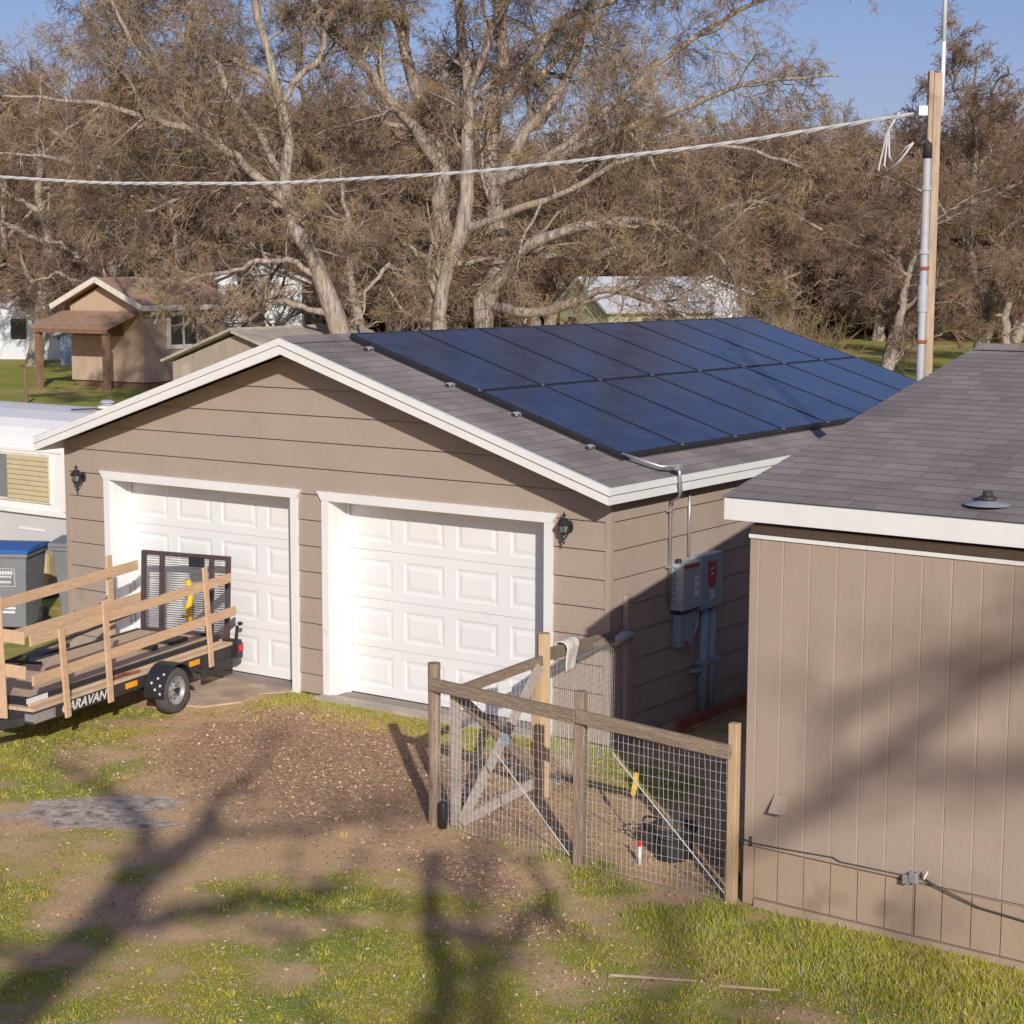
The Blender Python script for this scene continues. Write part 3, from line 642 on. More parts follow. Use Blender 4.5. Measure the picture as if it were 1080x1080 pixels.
# ------------------------------------------------------------------ FENCE
def round_post(name, x, y, h, r, m, label, group='posts of the wire fence'):
    mb = MB(); n = 14; pts = [(random.uniform(-.004, .004), random.uniform(-.004, .004), z) for z in np.linspace(-.1, h, 6)]
    mb.tube(pts, [r*random.uniform(.96, 1.05) for _ in pts], n)
    return tag(mb.build(name, m, None, (x, y, 0), smooth=False), label, 'post', group)
def square_post(name, x, y, h, w, m, label, rz=0, group='posts of the wire fence'):
    mb = MB(); mb.box(-w/2, w/2, -w/2, w/2, -.1, h)
    o = mb.build(name, m, None, (x, y, 0), bevel=.006); o.rotation_euler = (0, 0, rz); return tag(o, label, 'post', group)
PA, PB, PC, PD = (.13, -2.85), (1.62, -3.02), (2.93, -3.07), (.42, -1.72)
round_post('fence_post', *PA, 1.33, .050, M['post'], 'round weathered fence post at the gate corner, leftmost of the wire fence')
square_post('fence_post', *PB, 1.34, .08, M['post'], 'square weathered fence post in the middle of the wire fence', R(5))
square_post('fence_post', *PC, 1.30, .068, M['post_yellow'], 'fence post standing against the corner of the taupe house')
square_post('fence_post', *PD, 1.42, .10, M['post_yellow'], 'tallest yellowish fence post behind the gate', R(40))
def mesh_panel(mb, a, b, z0, z1, sx, sz, r, topline=None, jitter=.006):
    a = Vector((*a, 0)); b = Vector((*b, 0)); Ln = (b-a).length; d = (b-a)/Ln; nrm = d.cross(Vector((0, 0, 1)))
    nv = int(Ln/sx); 
    for i in range(nv+1):
        s = min(i*Ln/nv, Ln); j = random.uniform(-jitter, jitter); pts = []
        for t in np.linspace(0, 1, 5):
            bow = math.sin(s*3.1+t*4)*.008
            pts.append(a + d*(s+random.uniform(-jitter, jitter)*.7) + nrm*bow + Vector((0, 0, z0+(z1-z0)*t)))
        mb.tube(pts, r, 4, False)
    nh = int((z1-z0)/sz)
    for i in range(nh+1):
        z = z0+(z1-z0)*i/nh; pts = []
        for t in np.linspace(0, 1, 14):
            s = t*Ln; pts.append(a+d*s + nrm*math.sin(s*3.1+(z-z0)*3)*.008 + Vector((0, 0, z + math.sin(s*4+i)*.006)))
        mb.tube(pts, r, 4, False)
def section(a, b, name, label, z1=1.10, brace=None, rail_h=1.12, rail_r=.05, ext=.0, sx=.043, offs=.06, m='rail', rail2=None):
    c = ((a[0]+b[0])/2, (a[1]+b[1])/2, 0); t = empty(name, label, 'fence', (*c[:2], 0), 0, 'panels of the wire fence')
    la = (a[0]-c[0], a[1]-c[1]); lb = (b[0]-c[0], b[1]-c[1])
    d = Vector((lb[0]-la[0], lb[1]-la[1], 0)).normalized(); n_ = Vector((d.y, -d.x, 0))*offs
    mb = MB(); ra = rail_h if not isinstance(rail_h, tuple) else rail_h[0]; rb = rail_h if not isinstance(rail_h, tuple) else rail_h[1]
    o = n_*.9
    mb.beam((la[0]+o.x, la[1]+o.y, ra), (lb[0]+o.x, lb[1]+o.y, rb), .045, rail_r*2); r_ = mb.build('rail', M[m], t, bevel=.008)
    # the texture grain runs along the rail
    mb = MB(); pa = (la[0]+n_.x*.4, la[1]+n_.y*.4); pb = (lb[0]+n_.x*.4, lb[1]+n_.y*.4)
    mesh_panel(mb, pa, pb, .02, z1, sx, .068, .0015, jitter=.010); 
    mb.build('wire_mesh', M['wire'], t)
    if brace:
        mb = MB(); mb.tube([(la[0]+d.x*brace[0]+n_.x*.3, la[1]+d.y*brace[0]+n_.y*.3, brace[1]), (la[0]+d.x*brace[2]+n_.x*.3, la[1]+d.y*brace[2]+n_.y*.3, brace[3])], .0055, 6)
        mb.build('brace_wire', M['wire'], t)
    return t
section(PA, PB, 'wire_fence', 'wire mesh fence panel between the round post and the middle post', brace=(.67, .72, 1.42, .06), rail_h=(1.17, 1.15))
section(PB, PC, 'wire_fence', 'wire mesh fence panel between the middle post and the taupe house', brace=(.30, .92, 1.26, .06), rail_h=(1.16, 1.10), z1=1.08)
PG = (.09, .16)
section(PD, PG, 'wire_fence', 'wire mesh fence panel running from the tall post to the garage corner', z1=1.12, rail_h=(1.22, 1.06), rail_r=.052, offs=-.03)
mb = MB(); mb.box(0, .05, -.045, .045, 0, 1.42)
tag(mb.build('wall_post', M['siding'], None, (.035, .24, 0)), 'taupe board fixed upright on the garage side wall at the fence end', 'post')
mb = MB(); mb.tube([(.04, .1, .0), (.05, -.06, .02), (.06, -.22, .0)], .05, 12)
tag(mb.build('pipe_end', M['pipegrey'], None, (.06, .12, 1.04), smooth=True), 'dark grey pipe end at the top of the board on the garage corner', 'pipe')
# gate, wood, leaning between post A and post D
gt = empty('gate', 'weathered wooden garden gate with crossed braces and wire mesh', 'gate', (.30, -2.80, 0), 0)
gv = Vector((PD[0]-.30+.0, PD[1]+.06+2.80, 0)); gl = 1.0; gd = gv.normalized()
def gp(s, z, o=0.): n_ = Vector((gd.y, -gd.x, 0)); v = gd*s*gl + n_*o; return (v.x, v.y, z)
mb = MB(); mb.beam(gp(0, .02), gp(0, 1.12), .04, .085, (gd.x, gd.y, 0)); mb.build('stile', M['greywood'], gt)
mb = MB(); mb.beam(gp(1, .08), gp(1, 1.20), .04, .085, (gd.x, gd.y, 0)); mb.build('stile', M['post_yellow'], gt)
mb = MB(); mb.beam(gp(-.0, 1.12, .03), gp(1.03, 1.20, .03), .035, .08); mb.build('top_rail', M['rail'], gt)
mb = MB(); mb.beam(gp(0, .03, .025), gp(1.0, .17, .025), .03, .085); mb.build('bottom_rail', M['greywood'], gt)
mb = MB(); mb.beam(gp(.0, .04, .055), gp(.98, 1.16, .055), .03, .085); mb.build('brace', M['greywood'], gt)
mb = MB(); mb.beam(gp(.02, 1.06, .03), gp(.95, .28, .03), .025, .085); mb.build('brace', M['rail'], gt)
mb = MB(); mb.box(-.05, .05, -.003, .003, -.05, .05); pl = mb.build('plate', M['boxblue'], gt, gp(.52, .63, .075)); pl.rotation_euler = (0, 0, math.atan2(gd.y, gd.x))
mb = MB()
n__ = Vector((gd.y, -gd.x, 0))
mesh_panel(mb, gp(0, 0)[:2], gp(1, 0)[:2], .04, 1.1, .05, .075, .0015); mb.build('wire_mesh', M['wire'], gt)
mb = MB(); mb.beam(gp(.22, 1.02, .0), gp(.22, 1.12, 0), .02, .02); mb.build('latch', M['black'], gt)
# cloth over the rail
dv = Vector((PG[0]-PD[0], PG[1]-PD[1], 0)).normalized(); nv_ = Vector((dv.y, -dv.x, 0))
mb = MB(); NU, NV = 8, 18; grid = []
for j in range(NV+1):
    t = j/NV; row = []
    for i in range(NU+1):
        s = (i/NU-.5)*.27*(1-.25*abs(t-.4))
        if t < .25: h = -.0-.10*(.25-t)/.25; o = .058
        elif t < .45: a = (t-.25)/.2*math.pi; h = .012+.03*math.sin(a); o = .058*math.cos(a)
        else: h = -(t-.45)/.55*.24; o = -.058-.02*math.sin(t*5)
        wv = .008*math.sin(s*40+t*6)
        p = dv*(s+.03*t) + nv_*(-(o)) + nv_*wv*.5; row.append((p.x, p.y, h+wv*.4))
    grid.append(row)
vs = [p for r in grid for p in r]; fs = [(j*(NU+1)+i, j*(NU+1)+i+1, (j+1)*(NU+1)+i+1, (j+1)*(NU+1)+i) for j in range(NV) for i in range(NU)]
mb.add(vs, fs); pc = Vector((*PD, 0)) + dv*.55 - nv_*.03
o = mb.build('rag', M['cloth'], None, (pc.x, pc.y, 1.225), smooth=True); sm = o.modifiers.new('thick', 'SOLIDIFY'); sm.thickness = .008
tag(o, 'white rag draped over the rail next to the tall post', 'rag')
# things inside the enclosure
pt = empty('planter', 'black plastic tub with looped hose behind the middle of the wire fence', 'planter', (2.1, -2.45, 0))
mb = MB(); mb.lathe([(0, .01), (.14, .0), (.165, .22), (.185, .225), (.185, .25), (.168, .25), (.155, .2), (0, .19)], (0, 0, 0), 24); mb.build('tub', M['blackplastic'], pt, smooth=False)
mb = MB(); mb.lathe([(.0, .215), (.15, .21)], (0, 0, 0), 24); mb.build('soil', M['brown'], pt)
mb = MB(); 
for k in range(2): mb.tube([(.20*math.cos(a)-.04, .2*math.sin(a), .22+.03*math.sin(2*a+k)+.03*k) for a in np.linspace(0, 6.1, 26)], .010, 6)
mb.build('hose_loop', M['blackplastic'], pt, smooth=True)
wb = empty('water_tap', 'short white riser with a red handle beside the black tub', 'tap', (1.98, -2.74, 0))
mb = MB(); mb.tube([(0, 0, 0), (0, 0, .14)], .015, 10); mb.build('riser', M['label'], wb, smooth=True)
mb = MB(); mb.tube([(0, 0, .142), (0, 0, .18)], .018, 10); mb.build('handle', M['redlens'], wb)
yb = empty('yellow_tag', 'yellow plastic strip tied on the wire near the middle post', 'tag', (1.60, -2.2, .42))
mb = MB(); mb.add([(-.025, 0, -.08), (.01, 0, -.09), (.03, .01, .0), (.035, .01, .10), (.012, 0, .11), (-.012, 0, .02)], [(0,1,2,5),(5,2,3,4)]); o = mb.build('strip', M['yellow'], yb); o.modifiers.new('t', 'SOLIDIFY').thickness = .006
mb = MB(); mb.tube([(0, 0, -.42), (0, 0, .1)], .006, 6); mb.build('stake', M['wire'], yb)
yt = empty('garden_sprayer', 'yellow handled black garden tool leaning by the house corner post', 'garden tool', (2.78, -2.75, 0))
mb = MB(); mb.tube([(0, 0, .02), (-.02, .02, .35), (-.03, .03, .48)], [.05, .045, .02], 12); mb.build('body', M['blackplastic'], yt, smooth=True)
mb = MB(); mb.tube([(-.03, .03, .46), (-.05, .02, .56)], [.02, .03], 10); mb.tube([(.0, -.03, .42), (.05, -.03, .28), (.07, -.03, .12)], .012, 8); mb.build('handle', M['yellow'], yt, smooth=True)
mb = MB(); mb.beam((.35, .7, .10), (.62, 4.4, .24), .05, .09)
tag(mb.build('steel_beam', M['rust']), 'long rusty red beam lying along the garage side wall', 'beam')
mb = MB(); mb.lathe([(0, 0), (.033, 0), (.036, .19), (.03, .21), (0, .22)], (0, 0, 0), 14)
tag(mb.build('canister', M['blackplastic'], None, (.27, -2.93, .02), smooth=True), 'small black canister at the foot of the round gate post', 'canister')
# ------------------------------------------------------------------ TRAILER
tr = empty('utility_trailer', 'flat utility trailer with plywood deck, slatted lumber sides and a raised mesh ramp', 'trailer', (-4.07, -3.36, 0), R(100.6))
TL, TW = 3.34, 1.26
mb = MB(); zf0, zf1 = .30, .42
mb.box(0, TL, -.0, .05, zf0, zf1).box(0, TL, TW-.05, TW, zf0, zf1).box(0, .05, .05, TW-.05, zf0, zf1).box(TL-.05, TL, .05, TW-.05, zf0, zf1)
for x_ in (.7, 1.4, 2.1, 2.8): mb.box(x_, x_+.05, .05, TW-.05, zf0+.01, zf1-.02)
mb.beam((0, .12, .33), (-1.2, TW/2-.03, .33), .05, .08); mb.beam((0, TW-.12, .33), (-1.2, TW/2+.03, .33), .05, .08)
mb.build('frame', M['blackrust'], tr, bevel=.004)
mb = MB()
for k in range(7):
    a = .0+k*(TW)/7; mb.box(.0, TL-.02, a+.004, a+TW/7-.004, zf1+.002, zf1+.034)
mb.build('deck', M['deck'], tr)
mb = MB(); i0 = .10
mb.box(.06, TL-.15, i0, i0+.03, zf1+.036, zf1+.11).box(.06, TL-.15, TW-i0-.035, TW-i0, zf1+.036, zf1+.11).box(.06, .095, i0+.035, TW-i0-.035, zf1+.036, zf1+.11)
mb.build('inner_frame', M['black'], tr)
mb = MB(); mb.box(.10, TL-.18, i0+.04, TW-i0-.04, zf1+.036, zf1+.098); mb.box(.04, TL-.13, i0-.03, i0-.004, zf1+.036, zf1+.062); mb.build('plywood_sheet', M['deck'], tr)
# lumber sides
def board(name, p, q, w, h, up=(0, 0, 1), m='wood_new'):
    b = MB(); b.beam(p, q, w, h, up); return b.build(name, M[m], tr, bevel=.004)
board('side_rail', (-.08, -.062, .735), (3.27, -.062, .81), .022, .10)
board('side_rail', (-.10, -.062, 1.105), (3.18, -.062, 1.18), .022, .10)
for s0, s1, zt in ((.31, .38, 1.16), (.97, 1.03, 1.31), (2.66, 2.76, 1.37)):
    board('side_stake', (s1, -.087, .30), (s0, -.087, zt), .022, .078, (1, 0, 0))
board('side_rail', (-.1, TW+.03, .76), (3.45, TW+.03, .82), .022, .11)
board('side_rail', (-.1, TW+.03, 1.10), (3.40, TW+.03, 1.19), .022, .11)
for s_, zt in ((.4, 1.25), (2.92, 1.36)):
    board('side_stake', (s_+.04, TW+.055, .33), (s_, TW+.055, zt), .022, .09, (1, 0, 0))
board('front_rail', (-.07, .02, .80), (-.07, TW+.05, .84), .022, .12)
board('front_rail', (-.07, .02, 1.12), (-.07, TW+.05, 1.17), .022, .12)
for y_ in (.27, 1.0): board('front_stake', (-.095, y_, .36), (-.095, y_+.03, 1.5 if y_ < .5 else 1.35), .09, .022, (1, 0, 0))
# ramp gate
gx = TL-.04; zg0, zg1 = .50, 1.35; lean = .05
rg = MB()
for y_ in (.07, .28, .92, TW-.10):
    rg.beam((gx, y_, zg0), (gx+lean, y_, zg1), .045, .045)
rg.beam((gx+lean, .048, zg1), (gx+lean, TW-.078, zg1), .045, .045); rg.beam((gx, .048, zg0), (gx, TW-.078, zg0), .045, .045)
rgo = rg.build('ramp_gate', M['gatem'], tr)
mb = MB(); nh = 34
for i in range(nh):
    t = (i+.5)/nh; z = zg0+(zg1-zg0)*t; x_ = gx+lean*t
    mb.beam((x_, .07, z), (x_, TW-.10, z), .004, .008)
mb.build('ramp_mesh', M['mesh_grey'], rgo)
mb = MB(); mb.tube([(gx-.05, .50, .62), (gx-.06, .52, .80), (gx-.03, .50, .95), (gx-.05, .53, 1.10)], [.02, .04, .03, .035], 10)
mb.tube([(gx-.04, .5, .68), (gx-.06, .60, .70)], .02, 8)
tag(mb.build('strap_bundle', M['yellow'], smooth=True), 'yellow ratchet strap hanging on the raised trailer ramp', 'strap'); sb_ = bpy.data.objects['strap_bundle']
sb_.location = tr.location; sb_.rotation_euler = tr.rotation_euler
mb = MB(); mb.box(gx-.01, gx+.03, .36, .54, 1.24, 1.34); mb.build('gate_latch', M['black'], tr)
mb = MB(); mb.tube([(1.0, TW-.15, .60), (2.2, TW-.13, .66), (3.28, TW-.1, .72)], .018, 8); mb.tube([(.3, TW-.12, .60), (1.0, TW-.15, .60), (1.2, TW-.4, .56)], .018, 8)
mb.build('side_bar', M['black'], tr, smooth=True)
# wheel, fender
def wheel(yc, sgn):
    mb = MB(); r = .235
    mb.lathe([(.135, -.06), (.19, -.07), (.222, -.062), (r, -.035), (r, 0), (r, .035), (.222, .062), (.19, .07), (.135, .06)], (1.93, yc, .235), 40, 'y')
    w_ = mb.build('wheel', M['tyre'], tr, smooth=True)
    mb = MB()
    q = sgn
    mb.lathe([(.14, q*.058), (.146, q*.066), (.132, q*.06), (.125, q*.03), (.10, q*.022), (.06, q*.036), (.045, q*.05), (.0, q*.052)], (1.93, yc, .235), 32, 'y')
    rm = mb.build('rim', M['rim'], w_, smooth=True)
    mb = MB()
    for j in range(8):
        a = math.pi*j/4; mb.lathe([(0, q*.0345), (.012, q*.033)], (1.93+.088*math.cos(a), yc, .235+.088*math.sin(a)), 8, 'y')
    for j in range(5):
        a = 2*math.pi*j/5+.3; mb.lathe([(.009, q*.036), (.009, q*.055), (0, q*.057)], (1.93+.045*math.cos(a), yc, .235+.045*math.sin(a)), 6, 'y')
    mb.lathe([(.028, q*.05), (.026, q*.075), (0, q*.08)], (1.93, yc, .235), 14, 'y')
    mb.build('hub', M['black'], rm)
wheel(-.16, -1); wheel(TW+.16, 1)
for ya, yb in ((-.25, -.02), (TW+.02, TW+.25)):
    mb = MB(); arc = [(.275*math.cos(q_), .245+.275*math.sin(q_)) for q_ in np.linspace(R(188), R(15), 14)]
    pts = [(1.93+a, b) for a, b in arc] + [(1.93+a*.95, .245+(b-.245)*.95) for a, b in arc[::-1]]
    mb.prism(pts, ya, yb); fd = mb.build('fender', M['black'], tr)
    if ya < 0:
        mb = MB()
        for (an_, yo_) in ((R(178), .04), (R(170), .10), (R(161), .045), (R(157), .15), (R(146), .09), (R(136), .04)):
            cc = Vector((1.93+.278*math.cos(an_), ya+yo_, .245+.278*math.sin(an_))); tt = Vector((-math.sin(an_), 0, math.cos(an_)))
            vv = [tuple(cc + (tt*math.sin(k*math.pi/5)+Vector((0, 1, 0))*math.cos(k*math.pi/5))*(.020 if k % 2 == 0 else .008)) for k in range(10)]
            mb.add(vv, [tuple(range(10))])
        mb.build('star_decal', M['label'], fd)
mb = MB(); mb.beam((1.93, -.08, .235), (1.93, TW+.08, .235), .05, .05); mb.build('axle', M['black'], tr)
for x_ in (1.47, 2.56):
    mb = MB(); mb.box(x_-.09, x_+.09, -.014, -.002, .345, .40); mb.build('side_reflector', M['amber'], tr)
mb = MB(); mb.box(3.30, 3.40, -.05, .14, .28, .47); mb.build('light_bracket', M['black'], tr)
mb = MB(); mb.box(3.402, 3.43, -.05, .10, .335, .43).box(3.33, 3.41, -.062, -.052, .35, .42); mb.build('tail_light', M['redlens'], tr)
mb = MB(); mb.box(2.75, 3.33, .02, .05, .16, .295); mb.box(3.34, 3.37, .05, TW, .17, .30); mb.build('rear_skirt', M['blackrust'], tr)
mb = MB(); mb.lathe([(.0, 0), (.025, 0), (.03, .03), (0, .04)], (3.42, -.02, .62), 12); mb.beam((3.36, -.0, .45), (3.38, -.01, .62), .02, .03); mb.build('stake_knob', M['black'], tr)
mb = MB(); mb.box(-.006, .30, -.006, -.002, .315, .405).box(-.008, -.002, .0, .1, .33, .4); mb.build('front_plate', M['conduit'], tr)
mb = MB(); mb.box(.02, .32, -.004, .0, .48, .53); mb.build('inner_decal', M['label'], tr, (.0, .098, .0))
t_ = text_part('CARAVAN', .125, M['label'], tr, (.72, -.006, .362), (R(90), 0, 0), 'lettering', .001, .3, 1.15)
mb = MB(); mb.box(2.3, 2.36, .3, .5, .53, .58).box(2.62, 2.9, .3, .62, .525, .56); mb.build('ramp_hinge_bar', M['black'], tr)
mb = MB(); mb.tube([(1.2, .03, .48), (1.35, .02, .50), (1.5, .04, .475), (1.65, .02, .47)], .014, 8)
mb.build('ratchet_strap', M['rust'], tr)

# ------------------------------------------------------------------ BINS
def bin_(x, y, rz, lidm, label, lbl=True, h=1.0):
    t = empty('wheelie_bin', label, 'bin', (x, y, 0), rz, 'wheelie bins behind the trailer')
    mb = MB(); w0, w1, d0, d1 = .22, .29, .24, .34
    mb.add([(-w0, -d0, .06), (w0, -d0, .06), (w0, d0, .06), (-w0, d0, .06), (-w1, -d1, h), (w1, -d1, h), (w1, d1, h), (-w1, d1, h)], [(0,3,2,1),(4,5,6,7),(0,1,5,4),(1,2,6,5),(2,3,7,6),(3,0,4,7)])
    mb.box(-w1-.02, w1+.02, -d1-.02, d1+.02, h-.06, h-.001); bd = mb.build('body', M['bin'], t, bevel=.015)
    mb = MB(); mb.prism([(-d1-.05, h+.002), (d1+.05, h+.002), (d1+.03, h+.05), (.05, h+.085), (-d1-.02, h+.045)], -w1-.04, w1+.04, 'yz'); mb.build('lid', lidm, t, bevel=.012)
    mb = MB(); mb.tube([(-w1+.02, d1+.07, h-.03), (w1-.02, d1+.07, h-.03)], .016, 8); mb.build('handle', M['black'], t)
    for s in (-1, 1):
        mb = MB(); mb.lathe([(0, -.03), (.10, -.03), (.12, -.02), (.12, .02), (.10, .03), (0, .03)], (s*.25, .27, .12), 18, 'x'); mb.build('wheel', M['black'], t)
    if lbl:
        mb = MB(); o = -.306; hh = .0
        def sl_(z): return -(d0+(d1-d0)*(z-.06)/(h-.06))-.004
        for (a, b, c, d) in ((-.13, .13, .80, .806), (-.13, .13, .58, .586), (-.13, -.124, .586, .80), (.124, .13, .586, .80)) + tuple((-.10+i*.035, -.10+i*.035+.026, .73, .775) for i in range(6)) + tuple((-.09+i*.03, -.09+i*.03+.02, .69, .715) for i in range(6)) + tuple((-.07+i*.025, -.07+i*.025+.018, .62, .65) for i in range(6)):
            mb.quad((a, sl_(c), c), (b, sl_(c), c), (b, sl_(d), d), (a, sl_(d), d))
        mb.build('printed_mark', M['label'], bd); mb = MB()
        for (a, b, c, d) in ((-.06, .10, .24, .27), (-.05, .11, .29, .32)): mb.quad((a, sl_(c), c), (b, sl_(c), c), (b, sl_(d), d), (a, sl_(d), d))
        mb.build('printed_mark', M['label'], bd)
bin_(-8.96, .52, R(28), M['blue'], 'grey wheelie bin with a blue lid behind the trailer')
bin_(-8.62, 1.36, R(25), M['bin'], 'all grey wheelie bin half hidden behind the garage corner', False)
tbx = empty('storage_box', 'tan storage box on the ground between the two wheelie bins', 'box', (-10.7, 2.3, 0), R(15))
mb = MB(); mb.box(-.42, .42, -.3, .3, .12, .62); mb.build('body', M['tan'], tbx, bevel=.05)
mb = MB(); mb.box(-.44, .44, -.32, .32, .02, .115); mb.build('base', M['blackplastic'], tbx)
# ------------------------------------------------------------------ RV
rv = empty('motorhome', 'old white motorhome with a rounded roof parked left of the garage', 'motorhome', (-10.75, 3.0, 0), R(-1))
RL = 8.5
prof = [(0, .98), (0, 1.93), (.06, 2.05), (.17, 2.17), (.36, 2.28), (.8, 2.36), (1.25, 2.38), (1.7, 2.36), (2.14, 2.28), (2.33, 2.17), (2.44, 2.05), (2.5, 1.93), (2.5, .98)]
mb = MB(); mb.prism(prof, -RL, 0, 'yz'); mb.build('body', M['rv'], rv, bevel=.05)
mb = MB(); mb.prism([(.02, .40), (.0, .96), (2.5, .96), (2.48, .40)], -RL+.03, -.03, 'yz'); mb.build('lower_body', M['rvgrey'], rv)
mb = MB(); mb.box(-RL, .02, -.03, -.001, .955, 1.02).box(-RL, .02, -.02, -.001, 1.86, 1.90)
mb.box(-.10, -.02, -.035, -.002, 1.05, 1.86); mb.build('trim', M['rv'], rv)
mb = MB(); mb.box(-RL, .02, -.035, -.031, .948, .958); mb.build('trim_line', M['blackrust'], rv)
def rvwin(x0, x1, shutter):
    mb = MB(); mb.box(x0, x1, -.03, -.002, 1.13, 1.83)
    w = mb.build('window', M['cream'], rv)
    mb = MB(); mb.box(x0+.03, x0+(x1-x0)*.42, -.036, -.031, 1.17, 1.79); mb.build('pane', M['glassgrey'], w)
    mb = MB(); xa = x0+(x1-x0)*.43
    for i in range(9):
        z = 1.16+i*.071; mb.add([(xa, -.032, z), (x1-.02, -.032, z), (x1-.02, -.032, z+.066), (xa, -.032, z+.066), (xa, -.055, z+.006), (x1-.02, -.055, z+.006), (x1-.02, -.036, z+.066), (xa, -.036, z+.066)], [(4,5,6,7),(0,1,5,4),(0,4,7,3),(1,2,6,5)])
    mb.build('shutter', M['rvtan'], w)
rvwin(-1.95, -.36, True); rvwin(-4.6, -2.9, True)
mb = MB()
for x_ in (-1.45, -6.6): mb.lathe([(0, -.12), (.26, -.12), (.33, -.09), (.33, .09), (.26, .12), (0, .12)], (x_, .2, .34), 24, 'y'); mb.lathe([(0, -.12), (.26, -.12), (.33, -.09), (.33, .09), (.26, .12), (0, .12)], (x_, 2.3, .34), 24, 'y')
mb.build('wheel', M['tyre'], rv)
mb = MB(); mb.lathe([(.0, .0), (.085, 0), (.085, .11), (.11, .115), (.11, .135), (.07, .16), (0, .165)], (-.9, 1.55, 2.34), 16); mb.build('roof_vent', M['pipegrey'], rv)
mb = MB(); mb.box(-.55, .0, 1.0, 1.5, 2.37, 2.41).lathe([(.1, .0), (.09, .05), (0, .055)], (-.75, 1.35, 2.38), 12); mb.build('roof_hatch', M['cream'], rv, bevel=.01)
mb = MB(); mb.tube([(-.95, .9, 2.39), (-.5, .95, 2.42), (-.1, 1.15, 2.40), (-.15, 1.6, 2.40)], .012, 6); mb.build('roof_cable', M['darkcable'], rv)
mb = MB(); mb.lathe([(.09, -.008), (.10, -.004), (.09, .0)], (-1.62, -.0, .74), 20, 'y'); mb.box(-1.1, -.55, -.006, .004, .72, .75); mb.build('hatch', M['rv'], rv)

# ------------------------------------------------------------------ POLE + service line
po = empty('utility_pole', 'square wooden utility pole with grey conduit and a tall thin white mast', 'utility pole', (1.99, 2.62, 0), R(35))
mb = MB(); mb.box(-.045, .030, -.045, .045, -.3, 6.30); mb.build('pole', M['polewood'], po, bevel=.006)
mb = MB(); mb.box(-.092, -.047, -.04, .04, 1.5, 6.32); mb.build('pole_splint', M['polewood'], po, bevel=.006)
mb = MB(); mb.tube([(-.10, -.095, 0), (-.10, -.095, 5.52)], .040, 14); mb.tube([(-.10, -.095, 5.2), (-.10, -.095, 5.24)], .052, 14); mb.tube([(-.1, -.095, 4.05), (-.1, -.095, 4.3)], .051, 14); mb.tube([(-.1, -.095, 4.6), (-.1, -.095, 4.64)], .054, 14)
cp = mb.build('conduit', M['pipegrey'], po, smooth=False)
for z_ in (3.0, 3.75, 4.45):
    mb = MB(); mb.tube([(-.10, -.095, z_), (-.10, -.095, z_+.03)], .055, 14); mb.build('strap', M['rust'], cp)
mb = MB(); mb.tube([(-.10, -.095, 5.50), (-.10, -.10, 5.62), (-.14, -.12, 5.66), (-.2, -.15, 5.62)], [.045, .045, .035, .02], 12); mb.build('weatherhead', M['blackrust'], po, smooth=True)
mb = MB(); mb.tube([(.055, .05, 5.9), (.055, .05, 6.6)], .021, 10); mb.tube([(.055, .05, 6.6), (.05, .05, 7.6), (.04, .05, 9.4)], [.022, .016, .014], 8); mb.build('mast', M['label'], po, smooth=True)
mb = MB(); mb.box(-.19, -.107, -.08, .0, 5.90, 5.99); mb.build('insulator', M['label'], po)
pl_ = empty('service_line', 'twisted pale service cable sagging across the sky to the utility pole', 'power line', (1.86, 2.55, 5.93))
dirw = Vector((-1, -.007, 0)); pts = [[], [], []]
for i in range(900):
    s = i/899*24; z = .00719*s*s - .11429*s + .005*math.sin(s*2.1)
    for k in range(3):
        a = s*9 + k*2.094 + .6*math.sin(s*1.7); off = .012
        pts[k].append((dirw.x*s, dirw.y*s + off*math.cos(a), z + off*math.sin(a)))
mb = MB()
for k in range(3): mb.tube(pts[k], .0115, 5, False)
mb.build('cable', M['cable'], pl_, smooth=True)
mb = MB()
for dx, dz in ((-.30, -.38), (-.36, -.42), (-.25, -.30)):
    mb.tube([(-.22, -.0, .02), (-.30+dx*.1, .0, -.15), (dx-.05, -.02, dz-.1), (dx+.0, -.02, dz-.16), (dx*.5, -.04, dz-.02), (-.04, -.07, -.28)], .009, 6)
mb.build('drip_loop', M['cable'], pl_, smooth=True)

# ------------------------------------------------------------------ far SHED with porch
sh = empty('shed', 'tan plywood shed with a brown roof and a small front porch', 'shed', (-44.6, 33.1, 0), R(3))
# local x to the right, y away; gable faces the camera
wS, dS, hS, rS = 3.7, 4.7, 3.35, 4.15
mb = MB(); mb.prism([(0, .25), (wS, .25), (wS, hS-.25), (wS/2, rS-.22), (0, hS-.25)], 0, dS); mb.build('wall', M['shedwood'], sh)
mb = MB(); 
mb.add([(-.45, -.5, hS-.22), (wS/2, -.5, rS), (wS/2, dS+.3, rS), (-.45, dS+.3, hS-.22)], [(0,1,2,3)]); mb.add([(wS+.45, -.5, hS-.22), (wS/2, -.5, rS), (wS/2, dS+.3, rS), (wS+.45, dS+.3, hS-.22)], [(3,2,1,0)])
o = mb.build('roof', M['shedroof'], sh); s_ = o.modifiers.new('t', 'SOLIDIFY'); s_.thickness = .08
mb = MB()
for x_ in (-.5, wS+.5): mb.beam((x_, -.55, hS-.33), (wS/2, -.55, rS-.09), .06, .2)
mb.box(wS+.47, wS+.53, -.5, dS+.3, hS-.43, hS-.23); mb.build('fascia', M['cream'], sh)
mb = MB(); mb.add([(-.35, -1.7, 2.25), (wS-.15, -1.7, 2.25), (wS-.15, -.02, 2.78), (-.35, -.02, 2.78)], [(0,1,2,3)]); o = mb.build('porch_roof', M['shedroof'], sh); o.modifiers.new('t', 'SOLIDIFY').thickness = .10
